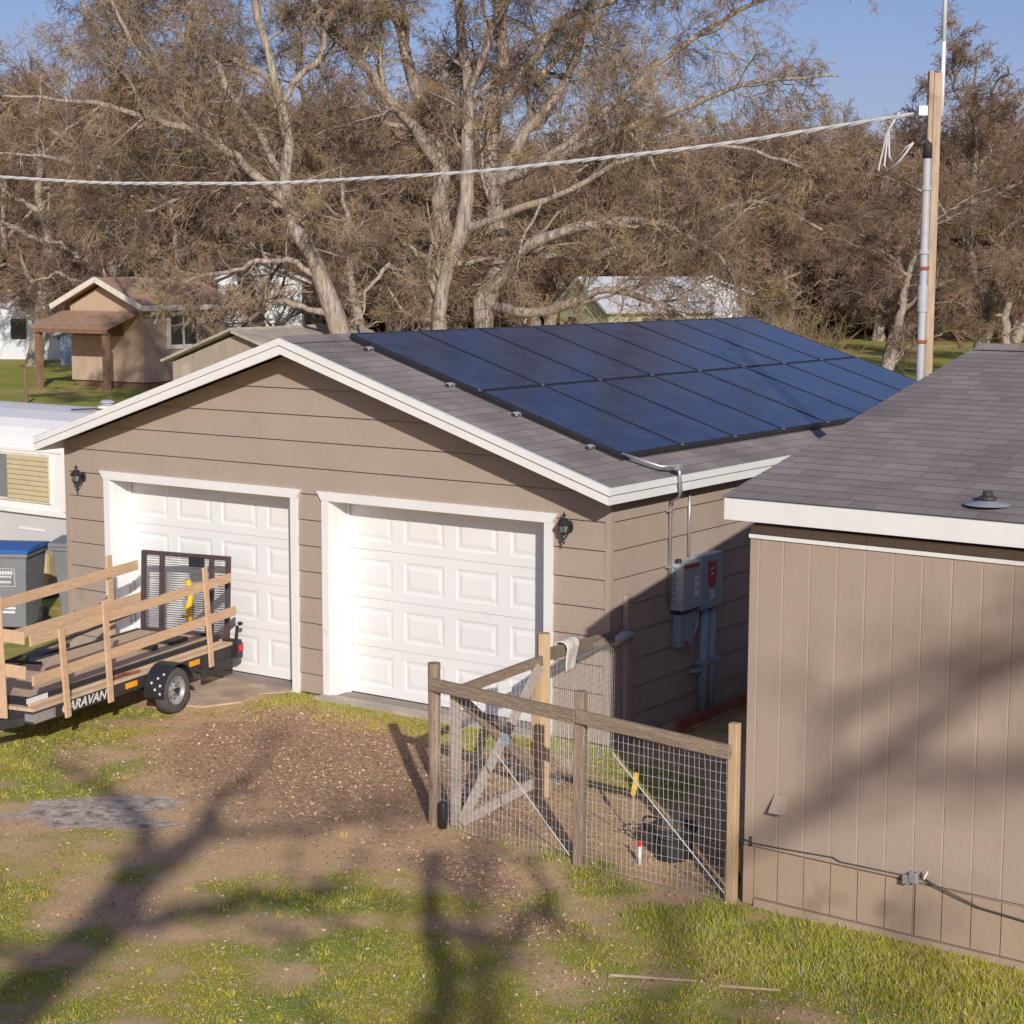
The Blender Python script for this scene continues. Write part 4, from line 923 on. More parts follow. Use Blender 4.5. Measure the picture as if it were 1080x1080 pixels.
mb = MB(); mb.box(-.37, wS-.13, -1.75, -1.68, 2.10, 2.25); mb.build('porch_beam', M['brown'], sh)
for x_ in (-.1, wS-.35):
    mb = MB(); mb.box(x_-.11, x_+.11, -1.66, -1.46, 0, 2.12); mb.build('porch_post', M['brown'], sh)
mb = MB(); mb.box(.2, wS-1.0, -.05, -.003, 1.95, 2.55); mb.build('porch_opening', M['brown'], sh)
mb = MB(); mb.box(wS+.003, wS+.06, 1.3, 3.0, 1.45, 2.85); w = mb.build('window', M['cream'], sh)
mb = MB(); mb.box(wS+.062, wS+.08, 1.46, 2.08, 1.62, 2.70).box(wS+.062, wS+.08, 2.22, 2.86, 1.62, 2.70); mb.build('pane', M['glass'], w)
mb = MB(); mb.box(wS+.003, wS+.05, 3.2, 4.5, .3, 1.2); mb.build('patch', M['oldshed'], sh)
mb = MB(); mb.box(wS+.0, wS+.07, dS-.15, dS+.02, .25, hS-.3); mb.build('corner_board', M['cream'], sh)
mb = MB(); mb.box(.1, wS-.1, .1, dS-.1, -.1, .248); mb.build('base', M['brown'], sh)
# second, weathered grey shed just behind the garage
s2 = empty('old_shed', 'weathered grey board shed with a pale low roof behind the garage', 'shed', (-22.45, 16.6, -.1), R(4))
mb = MB(); mb.prism([(0, 0), (3.6, 0), (3.6, 2.55), (2.0, 3.06), (0, 2.35)], 0, 4.5); mb.build('wall', M['oldshed'], s2)
mb = MB(); mb.add([(-.15, -.25, 2.36), (2.0, -.25, 3.15), (2.0, 4.8, 3.15), (-.15, 4.8, 2.36)], [(0,1,2,3)]); mb.add([(3.8, -.25, 2.56), (2.0, -.25, 3.15), (2.0, 4.8, 3.15), (3.8, 4.8, 2.56)], [(3,2,1,0)])
o = mb.build('roof', M['oldroof'], s2); o.modifiers.new('t', 'SOLIDIFY').thickness = .06
mb = MB(); mb.box(.35, .55, -.06, -.004, 0, 2.3); mb.build('post', M['greywood'], s2)

# ------------------------------------------------------------------ background buildings
def gable_house(name, label, cat, loc, rz, w, d, h, r, wm, rm, win=()):
    t = empty(name, label, cat, loc, rz)
    mb = MB(); mb.prism([(0, 0), (w, 0), (w, h), (w/2, r), (0, h)], 0, d); mb.build('wall', wm, t)
    mb = MB(); k = (r-h)/(w/2)
    mb.add([(-.5, -.4, h-.5*k+.05), (w/2, -.4, r+.05), (w/2, d+.4, r+.05), (-.5, d+.4, h-.5*k+.05)], [(0,1,2,3)]); mb.add([(w+.5, -.4, h-.5*k+.05), (w/2, -.4, r+.05), (w/2, d+.4, r+.05), (w+.5, d+.4, h-.5*k+.05)], [(3,2,1,0)])
    o = mb.build('roof', rm, t); o.modifiers.new('t', 'SOLIDIFY').thickness = .12
    for (f, a, b, c, e) in win:
        mb = MB()
        if f == 'f': mb.box(a, b, -.05, -.004, c, e)
        else: mb.box(w+.004, w+.05, a, b, c, e)
        mb.build('window', M['glass'], t)
    return t
def camxy(lat, dist):  # a place given by lateral metres and distance ahead of the viewpoint, on level ground
    f = Vector((-.5702, .8215)); r = Vector((.8215, .5702)); o = Vector((8.639, -14.045))
    p = o + r*lat + f*dist; return (p.x, p.y, 0)
gable_house('barn', 'white metal barn with a rounded gable behind the solar panels', 'barn', camxy(10.0, 108), R(34), 3.9, 9, 3.3, 4.05, M['tin'], M['tinroof'])
gable_house('far_house', 'pale green house with a grey roof among the trees left of the white barn', 'house', camxy(2.6, 98), R(-28), 5.2, 6.5, 2.6, 4.1, M['housegreen'], M['tinroof'], (('f', 1, 2.0, 1, 2), ('s', 2, 3.4, 1, 2)))
gable_house('tin_shed', 'bluish white metal shed behind the leaning tree trunk', 'shed', camxy(-14.9, 92), R(40), 4.2, 6, 3.9, 4.8, M['tin'], M['tinroof'])
gable_house('white_house', 'white house seen through twigs at the left edge', 'house', camxy(-26.8, 90), R(25), 7, 6, 2.7, 4.0, M['tin'], M['tinroof'], (('f', 2, 2.8, 1, 2), ('f', 4.4, 5.2, 1, 2)))
gable_house('blue_shed', 'low pale blue shed left of the tan shed', 'shed', camxy(-21.0, 84), R(30), 3.5, 4, 1.5, 2.1, M['bluetarp'], M['tinroof'])
mb = MB(); mb.tube([(0, 0, 0), (0, 0, 1.2)], .05, 8); tag(mb.build('stub_post', M['brown'], None, (-38.4, 25.6, 0)), 'short dark post in the grass left of the tan shed', 'post')

# ------------------------------------------------------------------ TREES
def unit(v): return v/np.maximum(np.linalg.norm(v, axis=-1, keepdims=True), 1e-9)
def grow(starts, dirs, lens, k, wob, grav, rg):
    n = len(starts); P = np.zeros((n, k+1, 3)); P[:, 0] = starts; d = unit(dirs); L_ = np.asarray(lens).reshape(-1, 1)
    for i in range(k):
        d = unit(d + wob*rg.normal(size=(n, 3)) + np.array([0, 0, grav])); P[:, i+1] = P[:, i] + d*L_/k
    return P
def spawn(P, Rr, m, t0, ang, lfac, rfac, rg, k, wob, grav, Lpar, t1=1.0, tape=.15):
    n, kk, _ = P.shape; pi = np.repeat(np.arange(n), m); t = t0+(t1-t0)*rg.random(n*m)
    f = t*(kk-1); i = np.minimum(f.astype(int), kk-2); fr = (f-i)[:, None]
    st = P[pi, i]*(1-fr)+P[pi, i+1]*fr; tan = unit(P[pi, i+1]-P[pi, i])
    rr = (Rr[pi, i]*(1-fr[:, 0])+Rr[pi, i+1]*fr[:, 0])
    rn = rg.normal(size=(n*m, 3)); perp = unit(rn - (rn*tan).sum(-1, keepdims=True)*tan)
    a = np.radians(ang)*(1+.35*rg.normal(size=(n*m, 1))); d = tan*np.cos(a)+perp*np.sin(a)
    L_ = Lpar[pi]*lfac*(1-.5*t)*(.6+.8*rg.random(n*m)); C_ = grow(st, d, L_, k, wob, grav, rg)
    r0 = rr*rfac*(.75+.5*rg.random(n*m)); RR = r0[:, None]*np.linspace(1, tape, k+1)[None]
    return C_, RR, L_
def tubes(P, Rr, s):
    n, k, _ = P.shape; T = np.zeros_like(P); T[:, 1:-1] = P[:, 2:]-P[:, :-2]; T[:, 0] = P[:, 1]-P[:, 0]; T[:, -1] = P[:, -1]-P[:, -2]; T = unit(T)
    ref = unit(np.array([.31, .52, .79])+0*T[:, :1]); ref = np.broadcast_to(ref, T.shape)
    bad = (np.abs((ref*T).sum(-1)).max(1) > .97); ref = ref.copy(); ref[bad] = np.array([.8, -.6, 0])
    A = unit(np.cross(T, ref)); B = np.cross(T, A); an = np.arange(s)*2*np.pi/s
    V = P[:, :, None]+Rr[:, :, None, None]*(A[:, :, None]*np.cos(an)[None, None, :, None]+B[:, :, None]*np.sin(an)[None, None, :, None])
    idx = np.arange(n*k*s).reshape(n, k, s); i0 = idx[:, :-1]; i1 = idx[:, 1:]
    Q = np.stack([i0, np.roll(i0, -1, 2), np.roll(i1, -1, 2), i1], -1).reshape(-1, 4)
    return V.reshape(-1, 3), Q
def join(lst):
    Vs, Qs, k = [], [], 0
    for V, Q in lst: Vs.append(V); Qs.append(Q+k); k += len(V)
    return np.concatenate(Vs), np.concatenate(Qs)
def resample(pts, rad, k, rg, wob):
    pts = np.array(pts, float); rad = np.array(rad, float)
    if len(rad) != len(pts): rad = np.interp(np.linspace(0, 1, len(pts)), np.linspace(0, 1, len(rad)), rad)
    seg = np.r_[0, np.cumsum(np.linalg.norm(np.diff(pts, axis=0), axis=1))]; s = np.linspace(0, seg[-1], k)
    # smooth interpolation with a Catmull-Rom feel
    P = np.stack([np.interp(s, seg, pts[:, j]) for j in range(3)], -1); R_ = np.interp(s, seg, rad)
    for _ in range(2): P[1:-1] = .25*P[:-2]+.5*P[1:-1]+.25*P[2:]
    P[1:-1] += wob*rg.normal(size=(k-2, 3))*R_[1:-1, None]
    R_ = R_*(1+.08*rg.normal(size=k)); return P, R_, seg[-1]
def tree_from_skeleton(stems, rg, spec):
    """stems: list of (points, radii). returns (trunk mesh arrays, crown mesh arrays)"""
    Ps, Rs, Ls = [], [], []
    for pts, rad in stems:
        rad = [q*spec.get('rscale', 1) for q in rad]
        P, R_, L_ = resample(pts, rad, 22, rg, .16)
        wv = np.cumsum(rg.normal(size=(22, 3))*.055, 0); wv -= np.linspace(0, 1, 22)[:, None]*wv[-1]; P = P+wv*np.array([1, 1, .6])*spec.get('crook', 1)
        if Ps and P[0, 2] > 1:
            A_ = np.concatenate(Ps); RA = np.concatenate(Rs); j = np.argmin(((A_-P[0])**2).sum(1)); off = A_[j]-P[0]
            P = P+off*np.clip(1-np.linspace(0, 2.2, 22), 0, 1)[:, None]; R_ = R_*min(1, .82*RA[j]/R_[0])
        Ps.append(P); Rs.append(R_); Ls.append(L_)
    P0, R0, L0 = np.array(Ps), np.array(Rs), np.array(Ls)
    trunk = [tubes(P0, R0, 10)]; crown = []
    P, Rr, L_ = P0, R0, L0; rmin = spec['rmin']
    for i, (m, t0, ang, lf, rf, k, wob, grav, s, part) in enumerate(spec['levels']):
        P, Rr, L_ = spawn(P, Rr, m, t0, ang, lf, rf, rg, k, wob, grav, np.minimum(L_, spec['lmax'][i]))
        Rr = np.maximum(Rr, rmin); (trunk if part == 't' else crown).append(tubes(P, Rr, s))
    return join(trunk), join(crown)
def make_tree(name, label, loc, arrs, group=None, mats=('bark', 'twig'), cat='tree'):
    t = empty(name, label, cat, loc, 0, group)
    link('trunk', quads_mesh('trunk', *arrs[0]), M[mats[0]], t); link('crown', quads_mesh('crown', *arrs[1]), M[mats[1]], t)
    return t
def copy_tree(t, loc, rz, sc, label, group):
    r = t.copy(); C.objects.link(r); r.location = loc; r.rotation_euler = (0, 0, rz); r.scale = (sc[0], sc[0], sc[1]); r['label'] = label
    if group: r['group'] = group
    for ch in t.children:
        c = ch.copy(); C.objects.link(c); c.parent = r
    return r
HERO = dict(crook=1.25, rscale=.9, rmin=.0048, lmax=(7, 4.5, 2.6, 1.5, 1.0), levels=[
    (14, .17, 54, .44, .44, 10, .22, .03, 5, 't'), (10, .13, 46, .54, .46, 7, .22, -.01, 4, 'c'),
    (8, .10, 42, .60, .5, 5, .21, -.05, 3, 'c'), (5, .1, 38, .72, .65, 4, .22, -.11, 3, 'c')])
fwd = Vector((-.5702, .8215, 0)); rgt = Vector((.8215, .5702, 0))
def loc3(lat, dep, h): v = rgt*lat + fwd*dep; return (v.x, v.y, h)
def stem(pts, rad): return ([loc3(*p) for p in pts], rad)
rg = np.random.default_rng(11)
# big many-stemmed oak behind the solar panels (lateral, depth, height in metres from its foot)
oakA = [
    stem([(-.4, 0, -.2), (-.75, 0, 2.9), (-.4, .1, 4.8), (-.35, .1, 6.5), (-.75, .2, 7.9), (-1.5, .3, 9.8), (-1.9, .3, 12.2), (-2.3, .4, 14.5)], [.40, .31, .27, .25, .19, .13, .09, .04]),
    stem([(-.3, -.3, -.2), (-.8, -.4, 3.3), (-.15, -.5, 5.8), (-.1, -.6, 7.7), (.1, -.8, 9.6), (-.4, -1, 12.7), (0, -1.2, 15)], [.30, .22, .2, .17, .14, .09, .04]),
    stem([(.3, .2, -.2), (.6, .3, 3.4), (1.0, .3, 5.1), (.5, .2, 6.5), (.7, .3, 8.8), (.85, .5, 10.8), (.4, .8, 13.6), (.8, 1, 15.5)], [.38, .31, .28, .24, .19, .14, .08, .04]),
    stem([(.5, .1, 6.4), (1.8, -.3, 7.0), (3.2, -.8, 7.5), (5.1, -1.2, 8.2), (7.5, -1.5, 8.9), (9, -1.6, 9.0)], [.17, .15, .12, .08, .05, .03]),
    stem([(.6, -.1, 3.5), (1.4, -.8, 5.0), (2.7, -1.5, 5.6), (4.6, -2.0, 5.9), (6.2, -2.3, 4.8), (6.8, -2.4, 3.4)], [.20, .17, .14, .10, .06, .03]),
    stem([(.8, .2, 6.4), (2.0, .8, 8.4), (2.7, 1.0, 10.3), (3.7, 1.2, 12.6), (4.6, 1.4, 14.6)], [.18, .15, .12, .08, .04]),
    stem([(-.4, .1, 6.6), (-1.5, -.6, 8.6), (-2.5, -1.0, 9.8), (-3.4, -1.3, 10.8), (-4.2, -1.6, 12.6)], [.16, .13, .10, .07, .03]),
    stem([(.4, -.3, 3.7), (2.0, -1.2, 3.4), (3.5, -1.8, 4.1), (5.2, -2.2, 3.5), (7.2, -2.5, 2.9)], [.17, .13, .10, .07, .03]),
    stem([(1.0, .3, 5.1), (3.2, .9, 4.6), (5.4, 1.4, 5.6), (7.8, 1.8, 6.3), (9.3, 2, 5.5)], [.16, .12, .09, .06, .03]),
    stem([(.7, .3, 8.5), (2.2, 0, 10.6), (4.5, -.2, 11.3), (6.5, -.3, 12.6)], [.13, .10, .07, .03]),
    stem([(-.5, 0, 4.5), (-1.4, -.7, 5.2), (-2.0, -1.2, 4.4), (-2.6, -1.5, 3.1)], [.10, .08, .05, .02]),
    stem([(.1, -.7, 8.7), (1.0, -1.5, 10.5), (1.6, -2, 12.6), (2.4, -2.4, 14.2)], [.12, .1, .07, .03]),
    stem([(-.7, .2, 7.8), (-2.1, .8, 8.2), (-3.6, 1.2, 8.0), (-4.6, 1.4, 7.2)], [.11, .08, .05, .02]),
    stem([(.7, .3, 8.5), (2.6, .8, 9.9), (4.6, 1.0, 11.4), (6.8, 1.2, 13.0), (8.0, 1.2, 14)], [.12, .09, .07, .05, .03]),
    stem([(1.8, -.3, 7.0), (3.8, .4, 8.8), (6.0, .6, 10.4), (8.3, .8, 11.4), (9.6, .8, 11.8)], [.11, .09, .07, .05, .03]),
    stem([(.4, 0, 5.6), (2.2, -1.2, 6.2), (4.0, -1.8, 7.0), (6.4, -2.2, 7.4), (8.4, -2.5, 6.6)], [.12, .09, .07, .05, .03]),
    stem([(1.2, .3, 3.0), (2.6, .1, 2.6), (4.0, 0, 1.6), (5.6, .1, 2.6)], [.16, .12, .08, .04]),
]
make_tree('oak_tree', 'huge bare oak with many pale upright stems behind the solar panels', camxy(-1.3, 45), tree_from_skeleton(oakA, rg, HERO))
# leaning oak to the left
oakB = [
    stem([(.45, 0, -.2), (-.35, 0, 2.9), (-1.2, .2, 5.6), (-1.5, .2, 6.5), (-1.7, .3, 8.5), (-2.2, .5, 9.9), (-2.4, .6, 12.2), (-2.0, .8, 14.5)], [.33, .25, .20, .17, .13, .10, .07, .03]),
    stem([(-1.3, .2, 6.0), (-2.6, -.4, 7.1), (-4.2, -1.0, 7.7), (-6.0, -1.4, 8.2), (-7.6, -1.6, 8.3)], [.15, .13, .1, .06, .03]),
    stem([(-1.2, .2, 5.6), (-2.2, .9, 6.2), (-3.3, 1.4, 6.3), (-4.7, 1.9, 6.2), (-6.0, 2.2, 5.4)], [.13, .11, .08, .05, .02]),
    stem([(-1.45, .2, 6.4), (-2.6, .4, 8.2), (-3.3, .5, 9.9), (-4.2, .6, 11.8), (-4.8, .7, 13.8)], [.15, .12, .10, .06, .03]),
    stem([(-.8, .1, 4.3), (-1.8, -.5, 4.9), (-2.7, -.9, 4.5), (-3.7, -1.3, 4.3), (-4.3, -1.5, 3.2)], [.10, .08, .06, .04, .02]),
    stem([(-.5, .0, 3.3), (-1.5, .4, 3.9), (-2.4, .7, 3.2), (-3.0, .9, 2.2)], [.09, .07, .05, .02]),
    stem([(-1.7, .3, 8.3), (-.7, .1, 9.8), (.0, .0, 11.3), (.6, -.1, 13)], [.10, .08, .05, .02]),
    stem([(-3.0, -.6, 7.2), (-4.2, -1.0, 9.2), (-5.3, -1.2, 10.8), (-6.4, -1.3, 12.6)], [.09, .07, .05, .02]),
    stem([(-1.7, .3, 8.6), (-3.0, 1.2, 9.6), (-4.4, 1.9, 10.2), (-6.2, 2.5, 11.2)], [.10, .08, .05, .02]),
]
make_tree('oak_tree', 'bare oak with a pale trunk leaning left behind the garage ridge', camxy(-3.9, 43), tree_from_skeleton(oakB, rg, HERO))
oakC = [
    stem([(.3, 0, -.2), (0, 0, 2.6), (-.6, .1, 4.6), (-1.1, .2, 6.2), (-2.8, .3, 8.2), (-4.6, .4, 10.6), (-5.6, .5, 13)], [.28, .24, .21, .18, .13, .08, .03]),
    stem([(-.6, .1, 4.6), (.4, .5, 6.2), (.9, .7, 8.4), (.6, 1, 10.6), (1.2, 1.2, 13)], [.14, .12, .09, .06, .03]),
    stem([(-1.1, .2, 6.2), (-2.9, -.7, 6.8), (-5.0, -1.2, 7.2), (-6.8, -1.5, 7.4)], [.12, .1, .07, .03]),
    stem([(-1.9, .2, 7.2), (-2.2, .9, 9.2), (-2.0, 1.4, 11.5), (-2.4, 1.8, 13.6)], [.12, .09, .06, .02]),
]
make_tree('oak_tree', 'bare oak with a slanting dark trunk between the grey shed and the leaning oak', camxy(-6.6, 49), tree_from_skeleton(oakC, rg, HERO))

# generic bare trees
def generic(rg, h, spread, nl, rbase, spec, nst=2):
    st = []
    for q in range(nst):
        a = rg.random()*6.28; b0 = .25*np.array([math.cos(a), math.sin(a)])*(nst > 1)
        top = np.array([math.cos(a), math.sin(a)])*spread*.3*rg.random()
        pts = [(b0[0], b0[1], -.2)] + [(b0[0]+(top[0]-b0[0])*t+rg.normal()*.25, b0[1]+(top[1]-b0[1])*t+rg.normal()*.25, h*t) for t in (.2, .4, .6, .8, 1)]
        st.append((pts, [rbase, rbase*.85, rbase*.6, rbase*.4, rbase*.2, .03]))
        for i in range(nl):
            t = .15+.65*(i+rg.random())/nl; k = t*5; i0 = min(int(k), 4); p0 = np.array(pts[i0])*(1-(k-i0))+np.array(pts[i0+1])*(k-i0)
            az = rg.random()*6.28; L_ = spread*(1-.45*t)*(.6+.5*rg.random()); up = L_*(.2+.6*t)
            d = np.array([math.cos(az), math.sin(az)])
            st.append(([tuple(p0), (*(p0[:2]+d*L_*.35), p0[2]+up*.5), (*(p0[:2]+d*L_*.7), p0[2]+up*.9), (*(p0[:2]+d*L_), p0[2]+up*(.6 if t < .4 else 1.1))], [rbase*.42*(1-.5*t), rbase*.3*(1-.5*t), rbase*.17, .03]))
    return tree_from_skeleton(st, rg, spec)
MID = dict(crook=1.3, rscale=.85, rmin=.0085, lmax=(5, 3.4, 2.3, 1.5), levels=[(9, .12, 50, .5, .42, 6, .2, .03, 4, 't'), (8, .1, 46, .6, .45, 5, .21, .0, 3, 'c'), (8, .1, 40, .7, .6, 4, .2, -.03, 3, 'c'), (3, .2, 38, .75, .8, 3, .2, -.05, 3, 'c')])
FAR = dict(crook=1.4, rmin=.015, lmax=(5, 3.4, 2.6, 1.9), levels=[(8, .1, 48, .5, .45, 5, .2, .04, 3, 'c'), (8, .1, 42, .68, .5, 4, .2, .02, 3, 'c'), (9, .1, 38, .85, .7, 3, .18, .01, 3, 'c')])
midA = make_tree('bare_tree', 'tall bare tree left of the tan shed with a thick pale trunk', camxy(-22.0, 83), generic(rg, 13.5, 6.5, 9, .50, MID, 1), None, ('bark', 'twig_far'))
midB = make_tree('bare_tree', 'bare spreading tree right of the utility pole, its top against the sky', camxy(19.2, 75), generic(rg, 13.2, 7.0, 10, .38, MID, 1), None, ('bark', 'twig_far'))
midC = make_tree('bare_tree', 'bare twiggy tree rising behind the roof of the tan shed', camxy(-18.0, 88), generic(rg, 11, 5.5, 8, .30, MID, 1), None, ('bark', 'twig_far'))
cl = 'bare brown tree in the middle distance between the big oaks'
G1 = 'bare trees behind the sheds'
places = [
    (midA, -16.4, 74, 1.2, (.85, .92), 'bare tree reaching into the sky above the tan shed'),
    (midB, 13.6, 66, 2.0, (.75, .58), 'low bare tree behind the far right corner of the solar panels'),
    (midC, 24.5, 88, .6, (1.0, .95), 'bare tree at the right edge behind the house ridge'),
    (midB, -27.5, 96, 3.0, (.9, 1.1), 'bare tree at the left edge with its crown cut by the frame'),
    (midC, -7.4, 86, 5.2, (1.1, 1.05), 'bare tree filling the gap left of the leaning oak'),
    (midA, 21.0, 100, .3, (1.0, .72), 'bare tree between utility pole and the tree against the sky'),
]
for src, la, ds, rz, sc, lb in places: copy_tree(src, camxy(la, ds), rz, sc, lb, G1)
farA = make_tree('woodland_tree', 'bare brown tree of the dense far wood', camxy(-6, 118), generic(rg, 12, 6, 9, .32, FAR, 2), 'bare trees of the far wood', ('bark', 'twig_far'))
farB = make_tree('woodland_tree', 'bare brown tree of the dense far wood', camxy(6, 124), generic(rg, 10.5, 6.5, 10, .30, FAR, 2), 'bare trees of the far wood', ('bark', 'twig_far'))
farC = make_tree('woodland_tree', 'bare brown tree of the dense far wood', camxy(16, 128), generic(rg, 11, 7, 9, .28, FAR, 3), 'bare trees of the far wood', ('bark', 'twig_far'))
k = 0
for row, (ds, n, hh) in enumerate(((104, 15, .82), (118, 20, .95), (132, 22, 1.05), (150, 24, 1.18), (172, 26, 1.30))):
    half = ds*.30
    for i in range(n):
        la = -half + 2*half*(i+.5)/n + random.uniform(-1, 1)*half/n
        if (row == 0 and 1 < la) or (row == 1 and 5 < la < 16): continue
        d2 = ds + random.uniform(-5, 5)
        f = hh*random.uniform(.85, 1.15)*1.27
        if la > ds*-.04: f *= .82
        copy_tree((farA, farB, farC)[k % 3], camxy(la, d2), random.random()*6.28, (random.uniform(.9, 1.25), f), 'bare brown tree of the dense far wood', 'bare trees of the far wood'); k += 1
# undergrowth as one mass along the foot of the wood
def thicket(name, n, la0, la1, d0, d1, h, seed, m, rmin=.014):
    rg = np.random.default_rng(seed); la = rg.uniform(la0, la1, n); ds = rg.uniform(d0, d1, n); o = np.array([8.639, -14.045])
    f = np.array([-.5702, .8215]); r = np.array([.8215, .5702]); la = la*ds/((d0+d1)/2)
    xy = o + r*la[:, None] + f*ds[:, None]; st = np.c_[xy, np.zeros(n)]
    P = grow(st, np.c_[rg.normal(size=(n, 2))*.35, np.ones(n)], h*(.5+rg.random(n)), 5, .22, .05, rg); Rr = np.full((n, 6), rmin)*np.linspace(1.6, .7, 6)
    P2, R2, L2 = spawn(P, Rr, 7, .15, 50, .5, .8, rg, 3, .3, .0, np.full(n, h))
    V, Q = join([tubes(P, Rr, 3), tubes(P2, np.maximum(R2, rmin*.7), 3)])
    return tag(link(name, quads_mesh(name, V, Q), M[m]), 'tangled brown undergrowth along the foot of the far wood', 'undergrowth', kind='stuff')
thicket('undergrowth', 9000, -40, 40, 128, 156, 3.4, 5, 'brush')
# climbing reeds and weeds behind the far corner of the solar panels
thicket('dry_weeds', 420, 8.3, 11.5, 60, 70, 2.3, 8, 'brush', .010)['label'] = 'dry leaning weeds behind the far corner of the solar panels'

# trees behind the viewpoint that throw the soft branch shadows on the lawn and the house wall
def lift(x, y, t, z=0.): p = Vector((x, y, z)) + SUN*t; return (p.x, p.y, p.z)
tb0 = np.array(lift(1.6, -9.6, 28)); 
shadowA = [
    ([(13.6, -22.0, -.2), (13.9, -22.1, 4), lift(1.4, -9.4, 19), lift(.39, -7.33, 19), lift(-.47, -5.95, 19.5), lift(-1.15, -4.6, 20), lift(-1.45, -3.7, 20.5)], [.38, .34, .30, .26, .22, .16, .08]),
    ([lift(-.55, -5.8, 19.5), lift(-.1, -5.4, 19), lift(.25, -5.1, 18), lift(.5, -4.5, 17)], [.13, .10, .07, .03]),
    ([lift(-1.1, -4.7, 20), lift(-.9, -3.9, 20.8), lift(-.5, -3.2, 21.5), lift(.2, -2.6, 22)], [.08, .06, .04, .02]),
    ([lift(-.9, -5.1, 20), lift(-1.7, -4.4, 21), lift(-2.7, -3.7, 22), lift(-3.9, -3.3, 23)], [.14, .11, .07, .03]),
    ([lift(-1.2, -4.4, 20), lift(-1.9, -3.2, 21), lift(-2.3, -2.4, 22), lift(-3.0, -1.4, 23)], [.08, .06, .04, .02]),
    ([lift(.2, -7.0, 19), lift(-.9, -6.6, 20), lift(-1.9, -6.2, 21), lift(-3.0, -5.9, 22)], [.07, .05, .04, .02]),
    ([lift(1.4, -9.4, 19), lift(3.4, -7.4, 16), lift(2.53, -5.86, 15.5), lift(1.75, -4.96, 15.5), lift(1.1, -4.2, 16), lift(.5, -3.4, 17)], [.18, .15, .125, .11, .08, .04]),
    ([lift(1.75, -4.96, 15.5), lift(1.9, -4.2, 16), lift(1.7, -3.5, 17), lift(1.2, -3.0, 18)], [.07, .06, .04, .02]),
]
shadowB = [
    ([(24.1, -28.6, -.2), (24.2, -28.6, 4), lift(4.4, -7.6, 31), lift(2.79, -5.68, 31), lift(1.86, -4.47, 31), lift(1.01, -3.38, 31), lift(.5, -2.6, 31)], [.34, .24, .15, .14, .12, .08, .03]),
    ([lift(4.4, -7.6, 31), lift(3.0, -3.04, 30, .5), lift(3.81, -3.06, 30, 1.04), lift(4.21, -3.08, 30, 1.43), lift(4.96, -3.1, 30, 1.97), lift(6.0, -3.1, 30, 2.6)], [.09, .06, .09, .11, .10, .05]),
    ([lift(3.9, -3.0, 30, .8), lift(3.6, -3.05, 31, 1.45), lift(3.98, -3.07, 31, 1.75), lift(4.94, -3.1, 31, 2.15), lift(6, -3.1, 31, 2.6)], [.05, .06, .08, .08, .05]),
    ([lift(4.1, -3.0, 30, 1.3), lift(4.6, -3.0, 30, 1.2), lift(5.2, -3.0, 30, 1.35), lift(6, -3.0, 30, 1.2)], [.05, .07, .08, .04]),
    ([lift(4.0, -6.8, 31), lift(3.9, -5.2, 30), lift(4.2, -4.2, 30), lift(4.6, -3.4, 30)], [.06, .05, .04, .02]),
]
BEH = dict(crook=.8, rscale=.8, rmin=.008, lmax=(4, 2.5, 1.6, 1.0), levels=[(6, .35, 45, .30, .5, 6, .22, .02, 5, 't'), (4, .15, 48, .5, .5, 5, .28, .0, 3, 'c'), (4, .1, 46, .6, .6, 4, .32, -.02, 3, 'c')])
for nm, sk, bx in (('bare oak standing behind the viewpoint whose limbs shade the lawn', shadowA, (13.6, -22.0, 0)), ('bare oak standing behind the viewpoint whose limbs shade the house wall', shadowB, (24.1, -28.6, 0))):
    st = [([tuple(np.array(p)-np.array(bx)) for p in pts], r) for pts, r in sk]
    make_tree('oak_tree', nm, bx, tree_from_skeleton(st, rg, BEH))

# ------------------------------------------------------------------ GRASS, LEAVES, STICKS
def inside(x, y):
    ok = np.ones_like(x, bool)
    ok &= ~((x > -7.4) & (x < .05) & (y > -.03)); ok &= ~((x > 2.99) & (y > -3.06-.04*(x-3)))
    ok &= ~((x > -5.4) & (x < -3.9) & (y > -1.05)); ok &= ~((x > -3.5) & (x < -.6) & (y > -.2))
    return ok
rgb = np.random.default_rng(3)
N = 650000; x = rgb.uniform(-7.5, 7, N); y = rgb.uniform(-9, 2.2, N)
# in view: keep what lies in the frame's wedge
cx, cy = 8.639, -14.045; fx_, fy_ = -.5702, .8215
dd = (x-cx)*fx_+(y-cy)*fy_; ll = (x-cx)*.8215+(y-cy)*.5702
keep = (dd > 8) & (np.abs(ll) < dd*.31+.6) & inside(x, y)
x, y = x[keep], y[keep]; g, li, gv_ = cover(x, y)
keep = rgb.random(len(x)) < np.clip((g-.10)*1.15, .05, 1)*(1-.85*gv_); x, y, g, li = x[keep], y[keep], g[keep], li[keep]
ti_ = rgb.choice(len(x), 650, replace=False, p=(lambda q: q/q.sum())(.15*g + blob(x, y, 4, -3.45, 2.4, .35) + .8*blob(x, y, 1.3, -2.98, 1.5, .15) + .8*blob(x, y, -2.2, -.3, 1.6, .15)))
tx = np.repeat(x[ti_], 22)+rgb.normal(size=22*650)*.022; ty = np.repeat(y[ti_], 22)+rgb.normal(size=22*650)*.022; n0_ = len(x)
ok_ = inside(tx, ty); tx, ty = tx[ok_], ty[ok_]; x = np.r_[x, tx]; y = np.r_[y, ty]; g, li, gv_ = cover(x, y)
n = len(x); z = gheight(x, y); tall = vnoise(x*1.3, y*1.3, 77, 3)
near = np.clip(blob(x, y, 4, -3.6, 2.4, .6) + blob(x, y, 1.3, -2.95, 1.6, .25) + .7*blob(x, y, -2, -.35, 1.8, .25), 0, 1)
